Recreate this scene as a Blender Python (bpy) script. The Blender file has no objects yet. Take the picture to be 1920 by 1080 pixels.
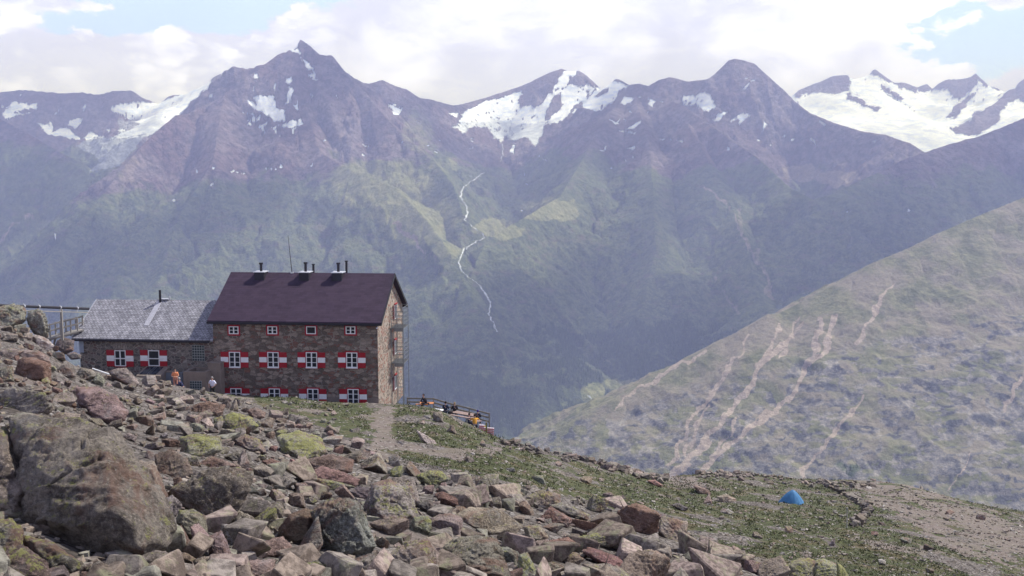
import bpy, bmesh, math, random
import numpy as np
from mathutils import Vector, Matrix
R = math.radians
sc = bpy.context.scene
COL = sc.collection
# ------------------------------------------------------------------ camera
F = 1884.0
PITCH = math.atan(215.0 / F)
CP, SP = math.cos(PITCH), math.sin(PITCH)
cam = bpy.data.cameras.new('camera'); cam.sensor_width = 36; cam.lens = 36 * F / 1920
cam.clip_start = 0.1; cam.clip_end = 40000
camo = bpy.data.objects.new('camera', cam); COL.objects.link(camo)
camo.location = (0, 0, 0); camo.rotation_euler = (math.pi / 2 - PITCH, 0, 0)
sc.camera = camo
# ------------------------------------------------------------------ light
SUN_EL, SUN_AZ = 50.0, 56.0          # azimuth measured clockwise from the view direction (+Y)
sd = Vector((math.sin(R(SUN_AZ)) * math.cos(R(SUN_EL)), math.cos(R(SUN_AZ)) * math.cos(R(SUN_EL)), math.sin(R(SUN_EL))))
sun = bpy.data.lights.new('sun', 'SUN'); sun.energy = 5.0; sun.angle = R(2.0); sun.color = (1.0, 0.98, 0.985)
suno = bpy.data.objects.new('sun', sun); COL.objects.link(suno)
suno.rotation_euler = (-sd).to_track_quat('-Z', 'Y').to_euler()
sc.view_settings.view_transform = 'Standard'; sc.view_settings.look = 'None'
sc.view_settings.exposure = 0.32; sc.view_settings.gamma = 1.0
sc.cycles.volume_bounces = 0; sc.cycles.max_bounces = 5; sc.cycles.diffuse_bounces = 2

def N(nt, typ, inp=None, **attrs):
    n = nt.nodes.new(typ)
    for k, v in attrs.items(): setattr(n, k, v)
    for k, v in (inp or {}).items():
        s = n.inputs[k]
        if isinstance(v, bpy.types.NodeSocket): nt.links.new(v, s)
        elif isinstance(v, bpy.types.Node): nt.links.new(v.outputs[0], s)
        else:
            if s.type == 'RGBA' and len(v) == 3: v = (*v, 1)
            s.default_value = v
    return n
def mixc(nt, f, a, b, mode='MIX'):
    n = N(nt, 'ShaderNodeMix', {0: f, 6: a, 7: b}, data_type='RGBA', blend_type=mode)
    return n.outputs[2]
def mth(nt, op, a, b=0.0, c=0.0, clamp=False):
    return N(nt, 'ShaderNodeMath', {0: a, 1: b, 2: c}, operation=op, use_clamp=clamp).outputs[0]
def smooth(nt, v, lo, hi, a=0.0, b=1.0):
    return N(nt, 'ShaderNodeMapRange', {0: v, 1: lo, 2: hi, 3: a, 4: b}, interpolation_type='SMOOTHSTEP').outputs[0]
def noise(nt, vec, scale, detail=4, rough=0.55, dist=0.0, out=0):
    return N(nt, 'ShaderNodeTexNoise', {'Vector': vec, 'Scale': scale, 'Detail': detail, 'Roughness': rough, 'Distortion': dist}).outputs[out]
def vmul(nt, vec, s):
    return N(nt, 'ShaderNodeVectorMath', {0: vec, 1: s}, operation='MULTIPLY').outputs[0]

# projection helpers: photograph pixels (1920x1080) <-> places in the world
def ray(px, py):
    u = (np.asarray(px, float) - 960) / F; v = (540 - np.asarray(py, float)) / F
    return u, CP + v * SP, -SP + v * CP
def at(px, py, Y):
    x, y, z = ray(px, py); k = Y / y
    return Vector((float(x * k), float(Y), float(z * k)))
def atn(px, py, Y):
    x, y, z = ray(px, py); k = Y / y
    return x * k, y * k, z * k
def proj(x, y, z):
    d = y * CP - z * SP
    return 960 + F * x / d, 540 - F * (y * SP + z * CP) / d

# ------------------------------------------------------------------ world: sky with broken cloud
w = bpy.data.worlds.new('World'); sc.world = w; w.use_nodes = True
nt = w.node_tree; nt.nodes.clear()
sky = N(nt, 'ShaderNodeTexSky', sky_type='NISHITA', sun_disc=False, sun_elevation=R(SUN_EL), sun_rotation=R(SUN_AZ), altitude=2700)
skyc = vmul(nt, sky.outputs[0], (0.13, 0.13, 0.13))
dirv = N(nt, 'ShaderNodeTexCoord').outputs['Generated']
dstr = vmul(nt, dirv, (1, 1, 2.0))
n_big = noise(nt, dstr, 4.2, 8, 0.55, 0.3)
n_fine = noise(nt, dstr, 15, 8, 0.6, 0.5)
wob = N(nt, 'ShaderNodeVectorMath', {0: noise(nt, dstr, 22, 5, 0.6, 0, 1), 1: (0.06, 0.06, 0.06), 2: dstr}, operation='MULTIPLY_ADD').outputs[0]
vor = N(nt, 'ShaderNodeTexVoronoi', {'Vector': wob, 'Scale': 11.0, 'Smoothness': 0.15}, feature='SMOOTH_F1').outputs['Distance']
vor2 = N(nt, 'ShaderNodeTexVoronoi', {'Vector': wob, 'Scale': 27.0, 'Smoothness': 0.2}, feature='SMOOTH_F1').outputs['Distance']
vor3 = N(nt, 'ShaderNodeTexVoronoi', {'Vector': wob, 'Scale': 60.0}, feature='F1').outputs['Distance']
bil = mth(nt, 'MULTIPLY_ADD', vor3, -.28, mth(nt, 'MULTIPLY_ADD', vor2, -.6, mth(nt, 'MULTIPLY_ADD', vor, -.9, 1.35)))      # billows, about 0 .. 1
sep = N(nt, 'ShaderNodeSeparateXYZ', {0: dirv})
left = smooth(nt, sep.outputs[0], -0.08, -0.26)           # cumulus to the left
soft = smooth(nt, mth(nt, 'MULTIPLY_ADD', n_fine, 0.4, mth(nt, 'MULTIPLY', n_big, 0.8)), .52, .78)
cum = mth(nt, 'ADD', smooth(nt, bil, .30, .95), mth(nt, 'MULTIPLY_ADD', n_big, 1.6, -.78), 0, True)
lumr = N(nt, 'ShaderNodeMix', {0: left, 2: soft, 3: cum}).outputs[0]
ccol = mixc(nt, lumr, (0.90, 0.94, 1.36), (1.46, 1.52, 2.15))
# clouds overhead are greyer than those at the horizon
high = smooth(nt, sep.outputs[2], 0.17, 0.55)
ccol = mixc(nt, high, ccol, (0.31, 0.36, 0.56))
# gaps of blue
def gap(px, py, rx, rz):
    x, y, z = ray(px, py); c = Vector((float(x), float(y), float(z))).normalized()
    q = N(nt, 'ShaderNodeVectorMath', {0: dirv, 1: c}, operation='SUBTRACT').outputs[0]
    q = vmul(nt, q, (F / rx, 3.0, F / rz))
    return N(nt, 'ShaderNodeVectorMath', {0: q}, operation='LENGTH').outputs['Value']
g = None
for a in ((365, 0, 190, 50), (215, 40, 130, 22), (420, 28, 90, 26), (1865, 75, 110, 55)):
    v = gap(*a); g = v if g is None else mth(nt, 'MINIMUM', g, v)
g = mth(nt, 'ADD', g, mth(nt, 'MULTIPLY_ADD', bil, 1.0, mth(nt, 'MULTIPLY_ADD', n_fine, 1.3, -1.2)))
gapm = smooth(nt, g, 0.75, 0.98, 1.0, 0.0)
blue = mixc(nt, 0.8, skyc, (0.85, 1.10, 1.80))
fin = mixc(nt, gapm, ccol, blue)
bgn = N(nt, 'ShaderNodeBackground', {0: fin, 1: 0.84})
N(nt, 'ShaderNodeOutputWorld', {0: bgn})

# ------------------------------------------------------------------ numeric noise
def _h(ix, iy, iz, seed):
    h = (ix * 374761393 + iy * 668265263 + iz * 2147483647 + seed * 1274126177) & 0xFFFFFFFF
    h = ((h ^ (h >> 13)) * 1274126177) & 0xFFFFFFFF
    h = ((h ^ (h >> 16)) * 2246822519) & 0xFFFFFFFF
    return (h ^ (h >> 15)) / 4294967295.0
def vn2(x, y, seed=0):
    fx, fy = np.floor(x), np.floor(y); ix = fx.astype(np.int64); iy = fy.astype(np.int64)
    tx, ty = x - fx, y - fy
    tx = tx * tx * tx * (tx * (tx * 6 - 15) + 10); ty = ty * ty * ty * (ty * (ty * 6 - 15) + 10)
    a = _h(ix, iy, 0, seed); b = _h(ix + 1, iy, 0, seed); c = _h(ix, iy + 1, 0, seed); d = _h(ix + 1, iy + 1, 0, seed)
    return (a + (b - a) * tx) * (1 - ty) + (c + (d - c) * tx) * ty
def vn3(x, y, z, seed=0):
    fx, fy, fz = np.floor(x), np.floor(y), np.floor(z)
    ix, iy, iz = fx.astype(np.int64), fy.astype(np.int64), fz.astype(np.int64)
    t = [q * q * (3 - 2 * q) for q in (x - fx, y - fy, z - fz)]
    def pl(k):
        a = _h(ix, iy, iz + k, seed); b = _h(ix + 1, iy, iz + k, seed); c = _h(ix, iy + 1, iz + k, seed); d = _h(ix + 1, iy + 1, iz + k, seed)
        return (a + (b - a) * t[0]) * (1 - t[1]) + (c + (d - c) * t[0]) * t[1]
    return pl(0) * (1 - t[2]) + pl(1) * t[2]
def fbm2(x, y, oct=5, seed=0, gain=0.5):
    s = 0; a = 1; n = 0
    for i in range(oct):
        s = s + a * (vn2(x, y, seed + i * 17) * 2 - 1); n += a; a *= gain
        x, y = x * 1.97 + y * 0.35 + 3.1, y * 1.97 - x * 0.35 + 1.7
    return s / n
def rid2(x, y, oct=5, seed=0, gain=0.5):
    s = 0; a = 1; n = 0
    for i in range(oct):
        s = s + a * (1 - 2 * np.abs(vn2(x, y, seed + i * 17) * 2 - 1)); n += a; a *= gain
        x, y = x * 1.97 + y * 0.35 + 3.1, y * 1.97 - x * 0.35 + 1.7
    return s / n
def fbm3(x, y, z, oct=4, seed=0, gain=0.5):
    s = 0; a = 1; n = 0
    for i in range(oct):
        s = s + a * (vn3(x, y, z, seed + i * 13) * 2 - 1); n += a; a *= gain; x, y, z = x * 2.03 + 1.3, y * 2.03 + 5.1, z * 2.03 + 2.7
    return s / n
def sstep(v, lo, hi):
    t = np.clip((v - lo) / (hi - lo), 0, 1); return t * t * (3 - 2 * t)

# ------------------------------------------------------------------ mesh helpers
def np_mesh(name, V, Fc, smooth_=True, attrs=None, uniq=None):
    me = bpy.data.meshes.new(name); V = np.ascontiguousarray(V, np.float32); Fc = np.ascontiguousarray(Fc, np.int32)
    k = Fc.shape[1]
    me.vertices.add(len(V)); me.vertices.foreach_set('co', V.ravel())
    me.loops.add(Fc.size); me.loops.foreach_set('vertex_index', Fc.ravel())
    me.polygons.add(len(Fc)); me.polygons.foreach_set('loop_start', np.arange(0, Fc.size, k, dtype=np.int32))
    try: me.polygons.foreach_set('loop_total', np.full(len(Fc), k, np.int32))
    except Exception: pass
    me.polygons.foreach_set('use_smooth', np.full(len(Fc), smooth_, bool))
    for an, av in (attrs or {}).items():
        av = np.asarray(av, np.float32)
        if av.ndim == 1:
            a = me.attributes.new(an, 'FLOAT', 'POINT'); a.data.foreach_set('value', av)
        else:
            a = me.attributes.new(an, 'FLOAT_COLOR', 'POINT')
            a.data.foreach_set('color', np.concatenate([av, np.ones((len(av), 1), np.float32)], 1).ravel())
    me.update(); me.validate(verbose=False)
    return me
def link(name, me, mat=None, parent=None, loc=None):
    o = bpy.data.objects.new(name, me); COL.objects.link(o)
    if mat is not None: me.materials.append(mat)
    if parent is not None: o.parent = parent
    if loc is not None: o.location = loc
    return o
def tag(o, label=None, cat=None, group=None, kind=None):
    if label: o['label'] = label
    if cat: o['category'] = cat
    if group: o['group'] = group
    if kind: o['kind'] = kind
    return o
def thing(name, loc, rz, label, cat, group=None):
    o = bpy.data.objects.new(name, None); COL.objects.link(o); o.empty_display_size = 0.3
    o.location = loc; o.rotation_euler = (0, 0, rz)
    return tag(o, label, cat, group)
def grid_faces(nr, nc):
    i = np.arange(nr * nc).reshape(nr, nc)
    return np.stack([i[:-1, :-1], i[:-1, 1:], i[1:, 1:], i[1:, :-1]], -1).reshape(-1, 4)
def in_poly(px, py, poly):
    ins = np.zeros(px.shape, bool); n = len(poly)
    for i in range(n):
        x1, y1 = poly[i]; x2, y2 = poly[(i + 1) % n]
        if y1 == y2: continue
        c = ((y1 > py) != (y2 > py)) & (px < (x2 - x1) * (py - y1) / (y2 - y1) + x1)
        ins ^= c
    return ins
def seg_dist(px, py, pts):
    d = np.full(px.shape, 1e9)
    for (x1, y1), (x2, y2) in zip(pts[:-1], pts[1:]):
        dx, dy = x2 - x1, y2 - y1; L = dx * dx + dy * dy + 1e-9
        t = np.clip(((px - x1) * dx + (py - y1) * dy) / L, 0, 1)
        d = np.minimum(d, np.hypot(px - x1 - t * dx, py - y1 - t * dy))
    return d
# ------------------------------------------------------------------ the mountains
# crests: (points, slope near the crest, distance of the break, slope below it); points are read off the photograph with a distance each
def crop(x0, y0, s): return lambda L: [(x0 + x / s, y0 + y / s) for x, y in L]
CREST = [
 # the dark pyramid left of centre and its two shoulders
 ([(563,72,5500),(548,90,5480),(520,102,5450),(482,130,5350),(462,144,5300),(440,168,5250),(400,190,5150),(375,200,5050),(350,214,4960),(330,216,4880),(300,240,4760),(265,272,4600),(240,302,4450),(190,368,4200),(120,450,3900),(40,540,3600),(-80,640,3300)], .85, 900, .62),
 ([(563,72,5500),(580,84,5480),(600,101,5430),(622,102,5420),(650,140,5350),(672,158,5300),(692,182,5200),(735,232,5000),(775,268,4880),(815,300,4750),(850,345,4500),(868,400,4250)], .9, 700, .6),
 ([(563,78,5480),(570,190,5150),(600,285,4700),(660,318,4450),(740,350,4250),(800,410,4000),(842,470,3750),(885,560,3450)], .62, 900, .66),
 ([(420,180,5100),(400,300,4500),(330,420,4050),(300,520,3700)], .62, 900, .6),
 # ridge behind it, running to the glacier mountain
 ([(650,150,6100),(692,156,6100),(718,149,6100),(742,160,6150),(762,166,6200),(785,182,6250),(808,186,6300),(850,198,6500),(880,192,6700),(900,186,6800),(935,174,6900),(960,166,7000),(985,158,7000),(1010,146,7000),(1030,136,7000),(1050,130,7000),(1076,127,7000),(1090,135,6950),(1114,159,6800)], .75, 500, .5),
 ([(1085,215,6400),(1110,190,6400),(1132,160,6400),(1153,141,6400),(1163,146,6380),(1180,158,6300),(1198,156,6250),(1216,161,6300),(1235,150,6300),(1256,144,6300),(1290,152,6250),(1330,147,6200),(1348,130,6150),(1366,113,6100),(1378,110,6100),(1398,114,6100),(1414,118,6080),(1440,142,6000),(1470,168,5900),(1486,186,5850),(1520,212,5700),(1560,228,5550),(1610,243,5400),(1660,252,5250),(1705,268,5150),(1740,290,5000)], .95, 700, .6),
 # the broad spur in the middle
 ([(1185,162,6250),(1165,185,6000),(1130,230,5600),(1105,275,5250),(1080,320,4900),(1050,368,4600),(1000,397,4350),(950,425,4150),(910,455,3980),(880,520,3700),(905,600,3400),(940,680,3150)], .7, 500, .68),
 ([(1190,162,6200),(1235,180,5900),(1285,200,5600),(1330,232,5300),(1380,268,5050),(1425,298,4800),(1480,350,4500),(1520,372,4380),(1560,392,4250),(1610,432,4050),(1655,482,3850),(1640,560,3500)], .75, 400, .68),
 ([(1190,180,6000),(1215,260,5300),(1225,350,4700),(1230,470,4150),(1200,590,3700)], .62, 900, .62),
 ([(1290,230,5400),(1350,340,4700),(1400,450,4200),(1420,560,3800)], .62, 900, .62),
 # ice mountains far right
 ([(1440,188,9300),(1478,176,9300),(1510,163,9200),(1540,152,9200),(1562,142,9200),(1590,140,9200),(1612,138,9250),(1638,123,9300),(1655,137,9300),(1675,148,9300),(1700,156,9300),(1720,163,9300),(1738,157,9300),(1752,165,9300),(1762,155,9200),(1776,148,9150),(1800,148,9100),(1815,145,9100),(1830,137,9100),(1850,150,9050),(1868,155,9000),(1885,168,8950),(1905,158,8700),(1922,146,8600),(1980,120,8500),(2100,150,8400)], .62, 450, .30),
 # slope rising to the right edge
 ([(2150,150,5600),(2000,190,5350),(1920,220,5150),(1880,236,5050),(1830,256,4950),(1780,270,4850),(1732,287,4750),(1690,300,4650),(1640,326,4550),(1578,352,4400),(1600,420,4200),(1660,520,3900)], .62, 600, .6),
 # far left
 ([(-300,150,7600),(-100,166,7500),(0,171,7500),(30,167,7500),(60,169,7450),(110,174,7400),(150,172,7400),(186,177,7350),(215,169,7400),(245,168,7400),(275,178,7400),(300,181,7400),(330,167,7350),(360,163,7300),(390,150,7200),(408,140,7150),(424,130,7100),(440,142,7050),(470,165,7000),(540,220,6900)], .7, 500, .42),
 ([(-300,180,5700),(-120,196,5600),(0,222,5450),(50,248,5300),(110,285,5100),(170,330,4850),(215,380,4600)], .6, 900, .6),
 # the near flank on the right
 ([(2500,80,3000),(2250,200,2700),(2100,285,2500),(1980,340,2380),(1920,370,2300),(1880,386,2280),(1820,410,2240),(1760,436,2200),(1700,466,2160),(1640,490,2130),(1590,520,2100),(1530,552,2070),(1460,586,2030),(1440,588,2020),(1400,612,2000),(1350,636,1980),(1290,672,1950),(1220,712,1920),(1160,742,1890),(1100,776,1860),(1040,806,1830),(985,836,1800),(900,900,1750)], .50, 700, .62),
]
FLOOR = -900.0
rowsY = np.concatenate([np.linspace(230, 1000, 50, endpoint=False), np.linspace(1000, 1450, 60, endpoint=False), np.linspace(1450, 2450, 300, endpoint=False),
    np.linspace(2450, 4200, 230, endpoint=False), np.linspace(4200, 7200, 420, endpoint=False), np.linspace(7200, 9700, 130, endpoint=False), np.linspace(9700, 16000, 20)])
tc = np.concatenate([np.linspace(-1.1, -0.56, 50, endpoint=False), np.linspace(-0.56, 0.56, 1250, endpoint=False), np.linspace(0.56, 1.1, 50)])
MT, MY = np.meshgrid(tc, rowsY); MX = MT * MY
def terrain(X, Y, detail=True):
    best = np.full(X.shape, -1e9); arc = np.zeros(X.shape); dist = np.full(X.shape, 1e4); who = np.zeros(X.shape, np.int16)
    for k, (pts, s1, d1, s2) in enumerate(CREST):
        P = [at(*p) for p in pts]; L = 0.0
        kn = fbm2(X / 420 + k * 7.3, Y / 420 + k * 3.1, 4, 400 + k, .55) * (110 if k < 14 else 22) if detail else None
        for a, b in zip(P[:-1], P[1:]):
            dx, dy = b.x - a.x, b.y - a.y; l2 = dx * dx + dy * dy
            t = np.clip(((X - a.x) * dx + (Y - a.y) * dy) / l2, 0, 1)
            d = np.hypot(X - a.x - t * dx, Y - a.y - t * dy)
            if k == 14: d = d * np.where(Y > a.y + t * dy, 2.3, 1.0)
            h = a.z + (b.z - a.z) * t - np.where(d < d1, s1 * d, s1 * d1 + s2 * (d - d1))
            if kn is not None: h = h + kn * np.clip(d / 350, 0, 1)
            m = h > best
            best = np.where(m, h, best); ln = math.sqrt(l2)
            arc = np.where(m, L + t * ln + k * 3000, arc); dist = np.where(m, d, dist); who = np.where(m, k, who)
            L += ln
    own = -40 - 0.62 * (Y - 110) - 0.05 * np.abs(X)                       # our own hillside dropping away
    m = own > best; best = np.where(m, own, best); dist = np.where(m, 300, dist); arc = np.where(m, X, arc); who = np.where(m, 99, who)
    near = np.clip(dist / 260, 0, 1)
    z = best
    gl = rid2(arc / 210.0 + dist / 2600, dist / 1500.0, 3, 5)
    nhm = (who >= 14) & (who < 90); q = np.where(nhm, .35, 1.0)
    z = z + near * ((gl - .42) * 52 * np.where(nhm, .03, 1.0)) + near * (rid2(arc / 66.0 + dist / 700, dist / 420.0, 3, 55) - .42) * np.where(nhm, 0, 15)
    z = z + np.clip(dist / 130, 0.10, 1) * ((rid2(X / 420, Y / 420, 7, 31, 0.64) - .42) * 62 * q + fbm2(X / 60, Y / 60, 4, 77, .65) * 15 * q)
    z = z + np.where((who == 14) | (who == 15) | (who == 16), near * ((rid2(X / 150 + z / 300, z / 55, 4, 91, .6) - .4) * 9), 0)
    fl = FLOOR + fbm2(X / 300, Y / 300, 4, 3) * 14
    k = 60.0; hh = np.clip(0.5 + 0.5 * (z - fl) / k, 0, 1)
    z = fl * (1 - hh) + z * hh + k * hh * (1 - hh)
    return z, dist, who, arc
MZ, MD, MW, MA = terrain(MX, MY)
PX, PY = proj(MX, MY, MZ)
gy = np.gradient(MZ, axis=0) / np.gradient(MY, axis=0); gx = np.gradient(MZ, axis=1) / np.maximum(np.gradient(MX, axis=1), 1)
SL = np.hypot(gx, gy)
# snow, ice ... as seen patch by patch
wx = PX + (fbm2(PX / 14, PY / 14, 4, 8, .6)) * 7; wy = PY + (fbm2(PX / 14 + 40, PY / 14 + 9, 4, 9, .6)) * 5
c1, c2, c3, c5 = crop(0, 50, 2.7), crop(640, 50, 2.7), crop(1280, 50, 2.7), crop(1180, 350, 1.77)
snow = np.zeros(MX.shape); ice = np.zeros(MX.shape)
def paint(arr, poly, val=1.0, lo=0, hi=1e9):
    xs = [p[0] for p in poly]; ys = [p[1] for p in poly]
    m = (wx > min(xs) - 1) & (wx < max(xs) + 1) & (wy > min(ys) - 1) & (wy < max(ys) + 1) & (MY > lo) & (MY < hi)
    idx = np.nonzero(m)
    if len(idx[0]):
        ins = in_poly(wx[idx], wy[idx], poly); arr[idx[0][ins], idx[1][ins]] = val
def spot(arr, cx, cy, rx, ry, lo=0, hi=1e9):
    paint(arr, [(cx + rx * math.cos(a), cy + ry * math.sin(a)) for a in np.linspace(0, 6.1, 9)], 1.0, lo, hi)
far = dict(lo=5200)
paint(snow, c1([(550,405),(610,380),(740,362),(870,345),(960,300),(1060,265),(1075,262),(1040,325),(980,370),(930,420),(890,470),(840,500),(780,535),(700,560),(620,560),(560,565),(640,525),(700,490),(620,460),(580,430)]), 1, 5200)
paint(ice, c1([(385,605),(460,570),(600,556),(760,530),(700,590),(650,650),(600,705),(440,742),(500,690),(480,650),(420,620)]), 1, 4300)
paint(ice, c1([(600,470),(700,480),(830,440),(850,500),(740,550),(600,560)]), .6, 4800)
paint(snow, c1([(1105,285),(1140,225),(1180,270),(1150,310)]), 1, 6000)
T = dict(lo=4600, hi=5600)
for q in ([(1280,350),(1390,350),(1400,400),(1430,430),(1445,475),(1380,480),(1350,450),(1300,400)], [(1450,300),(1475,310),(1477,385),(1453,397)],
          [(1450,262),(1478,255),(1470,285),(1450,285)], [(1245,490),(1300,462),(1322,452),(1292,498)], [(1318,510),(1355,485),(1335,545)],
          [(1405,507),(1460,488),(1522,465),(1527,497),(1470,517)], [(1380,515),(1400,510),(1392,537)], [(1225,430),(1262,432),(1300,460),(1250,478),(1290,445)],
          [(1465,105),(1490,98),(1528,135),(1512,142)], [(1518,152),(1552,175),(1592,218),(1580,232),(1545,188)], [(1562,248),(1600,238),(1618,264),(1590,270)],
          [(1480,98),(1508,52),(1522,62),(1502,98)], [(1285,230),(1312,238),(1308,268),(1282,262)], [(1493,400),(1512,390),(1508,428)], [(1395,540),(1425,540),(1410,552)],
          [(1570,350),(1585,352),(1582,370)], [(1280,300),(1292,320),(1282,325)], [(1468,520),(1495,512),(1480,540)], [(1700,340),(1718,358),(1712,362)],
          [(1255,360),(1275,380),(1340,440),(1300,430),(1262,395)], [(1390,355),(1398,280),(1385,300)]):
    paint(snow, c1(q), 1, 4300, 5600)
for q in ([(10,445),(60,380),(110,380),(140,405),(205,388),(190,415),(140,420),(60,432),(160,440),(30,460)], [(190,495),(250,480),(270,530),(330,500),(370,540),(420,572),(350,566),(240,544)],
          [(340,490),(370,462),(425,468),(400,510),(375,525)], [(415,560),(470,528),(525,560),(440,578)], [(598,525),(645,503),(620,534)], [(0,400),(20,405),(10,415)],
          [(270,440),(300,425),(290,445)], [(415,400),(440,398),(420,420)], [(530,525),(560,525),(545,535)], [(30,465),(70,470),(60,478)], [(100,340),(115,342),(110,350)]):
    paint(snow, c1(q), 1, 5300)
for x, y, a, b in ((875,882,6,6),(1090,716,7,5),(1178,733,11,4),(1210,740,6,3),(1240,745,9,3),(1350,720,5,4),(1380,717,5,3),(1398,719,4,3),(1425,708,8,4),(1577,697,5,4),(990,732,8,4),(1065,795,12,4),(280,1047,8,4),(1650,580,4,4),(1073,345,10,4)):
    (cx, cy), = c1([(x, y)]); spot(snow, cx, cy, a / 2.2, b / 2.2 + .6)
paint(snow, c2([(590,472),(640,420),(720,370),(900,328),(925,360),(900,405),(1000,395),(1060,330),(1110,250),(1150,205),(1180,200),(1205,215),(1150,265),(1130,290),(1290,295),(1230,385),(1180,405),(1130,465),(1040,505),(980,600),(940,560),(830,575),(770,562),(740,512),(680,502),(620,538),(555,512),(600,482)]), 1, 5300)
paint(ice, c2([(590,480),(760,470),(980,490),(1130,450),(1040,505),(980,600),(940,560),(830,575),(770,562),(740,512),(680,502),(620,538),(555,512)]), .75, 5300)
for q in ([(890,385),(950,305),(1085,238),(1110,250),(1050,310),(1000,365),(950,402)], [(1140,292),(1205,222),(1285,295),(1190,292)], [(1038,430),(1080,350),(1112,330),(1118,400),(1060,455),(1030,465)]):
    paint(snow, c2(q), 0, 5300)
paint(snow, c2([(1220,395),(1290,310),(1380,248),(1405,275),(1450,288),(1400,350),(1370,390),(1300,428),(1230,408)]), 1, 5300)
paint(snow, c2([(1285,348),(1355,298),(1345,340),(1310,355)]), 0, 5300)
for q in ([(1408,392),(1435,345),(1465,355),(1470,392),(1430,400)], [(1550,362),(1590,375),(1588,402),(1565,395)], [(1355,468),(1400,480),(1425,455),(1400,495),(1375,492)], [(1440,520),(1490,480),(1522,465),(1520,485),(1470,515)],
          [(1305,625),(1330,602),(1348,600),(1320,628)], [(1445,622),(1485,602),(1470,628)], [(1690,575),(1728,568),(1728,580)], [(240,388),(312,408),(295,440),(262,442)],
          [(540,432),(595,430),(590,452),(560,450)], [(385,480),(402,488),(395,494)], [(105,585),(145,605),(135,612)], [(1385,515),(1440,530),(1490,535),(1500,515),(1490,545),(1420,535)], [(1160,440),(1200,410),(1185,440)],
          [(862,600),(878,590),(868,640),(860,640)], [(1465,430),(1475,425),(1470,445)], [(1620,375),(1640,385),(1630,390)], [(470,625),(490,640),(482,645)], [(290,575),(310,580),(300,586)], [(1545,420),(1555,430),(1545,440)]):
    paint(snow, c2(q), 1, 4200)
for x, y in ((115,648),(1435,672),(1470,660),(1620,567),(1665,575),(985,480),(915,928),(930,800),(925,745),(1030,672),(1000,650),(440,605),(495,578),(660,568),(655,585),(660,610),(1515,360),(1440,470),(1365,715)):
    (cx, cy), = c2([(x, y)]); spot(snow, cx, cy, 3.2, 1.6)
for q in ([(0,345),(50,350),(120,322),(168,390),(145,432),(60,402),(0,398)], [(150,472),(180,435),(228,430),(170,478)], [(238,485),(290,438),(345,450),(310,470),(290,503),(280,465)], [(396,528),(405,483),(432,490)], [(300,320),(320,285),(340,282),(312,315)],
          [(632,560),(650,565),(692,610),(665,595)], [(690,480),(730,490),(715,498)]):
    paint(snow, c3(q), 1, 4800, 6400)
for x, y in ((383,577),(548,576),(968,577),(445,600),(225,623),(320,258),(350,272),(835,935),(1148,930),(510,553)):
    (cx, cy), = c3([(x, y)]); spot(snow, cx, cy, 3.4, 2.0)
paint(snow, c3([(500,330),(590,340),(680,325),(760,330),(830,330),(840,240),(960,200),(1060,270),(1130,290),(1220,318),(1290,312),(1350,325),(1420,262),(1480,240),(1530,280),(1610,305),(1728,290),(1760,290),(1760,470),(1640,520),(1540,560),(1430,600),(1330,640),(1215,680),(1100,660),(1060,560),(900,560),(760,520),(600,460)]), 1, 6400)
paint(ice, c3([(830,490),(1060,500),(1200,505),(1340,520),(1430,580),(1215,680),(1060,560)]), .45, 6400)
for q in ([(835,340),(880,350),(940,390),(1015,412),(985,428),(900,392),(835,365)], [(1008,288),(1060,325),(1138,368),(1110,380),(1040,345),(1008,312)], [(955,190),(1010,230),(1060,262),(1180,298),(1195,318),(1110,304),(1040,274),(958,225)],
          [(590,338),(680,290),(760,240),(850,240),(835,300),(800,338),(740,338),(660,326)], [(1190,322),(1240,285),(1275,312),(1230,330)], [(1295,302),(1330,268),(1400,262),(1480,235),(1505,270),(1460,320),(1410,362),(1370,362),(1345,312),(1310,318)],
          [(1335,465),(1380,400),(1460,340),(1500,330),(1420,405),(1380,455)], [(1400,505),(1560,390),(1690,300),(1760,240),(1760,420),(1700,360),(1640,385),(1600,440),(1620,472),(1540,522),(1450,562),(1350,520)]):
    paint(snow, c3(q), 0, 6400)
streaky = rid2(PX / 6, PY / 26, 3, 61)
snow *= np.where((MD < 700) & (SL > 1.6) & (streaky > .6) & (MY > 5800), 0.0, 1.0)
soft_ = snow * (MY > 5200)
def boxblur(a, r):
    for ax in (0, 1):
        for _ in range(2):
            p = np.pad(a, [(r + 1, r) if i == ax else (0, 0) for i in (0, 1)], mode='edge'); c = np.cumsum(p, ax)
            n = a.shape[ax]; hi_ = np.take(c, range(2 * r + 1, 2 * r + 1 + n), ax); lo_ = np.take(c, range(0, n), ax); a = (hi_ - lo_) / (2 * r + 1)
    return a
MZ = MZ + (boxblur(MZ, 7) - MZ) * np.clip(boxblur(soft_, 3) * 1.3 - .2, 0, 1) * .85
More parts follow.
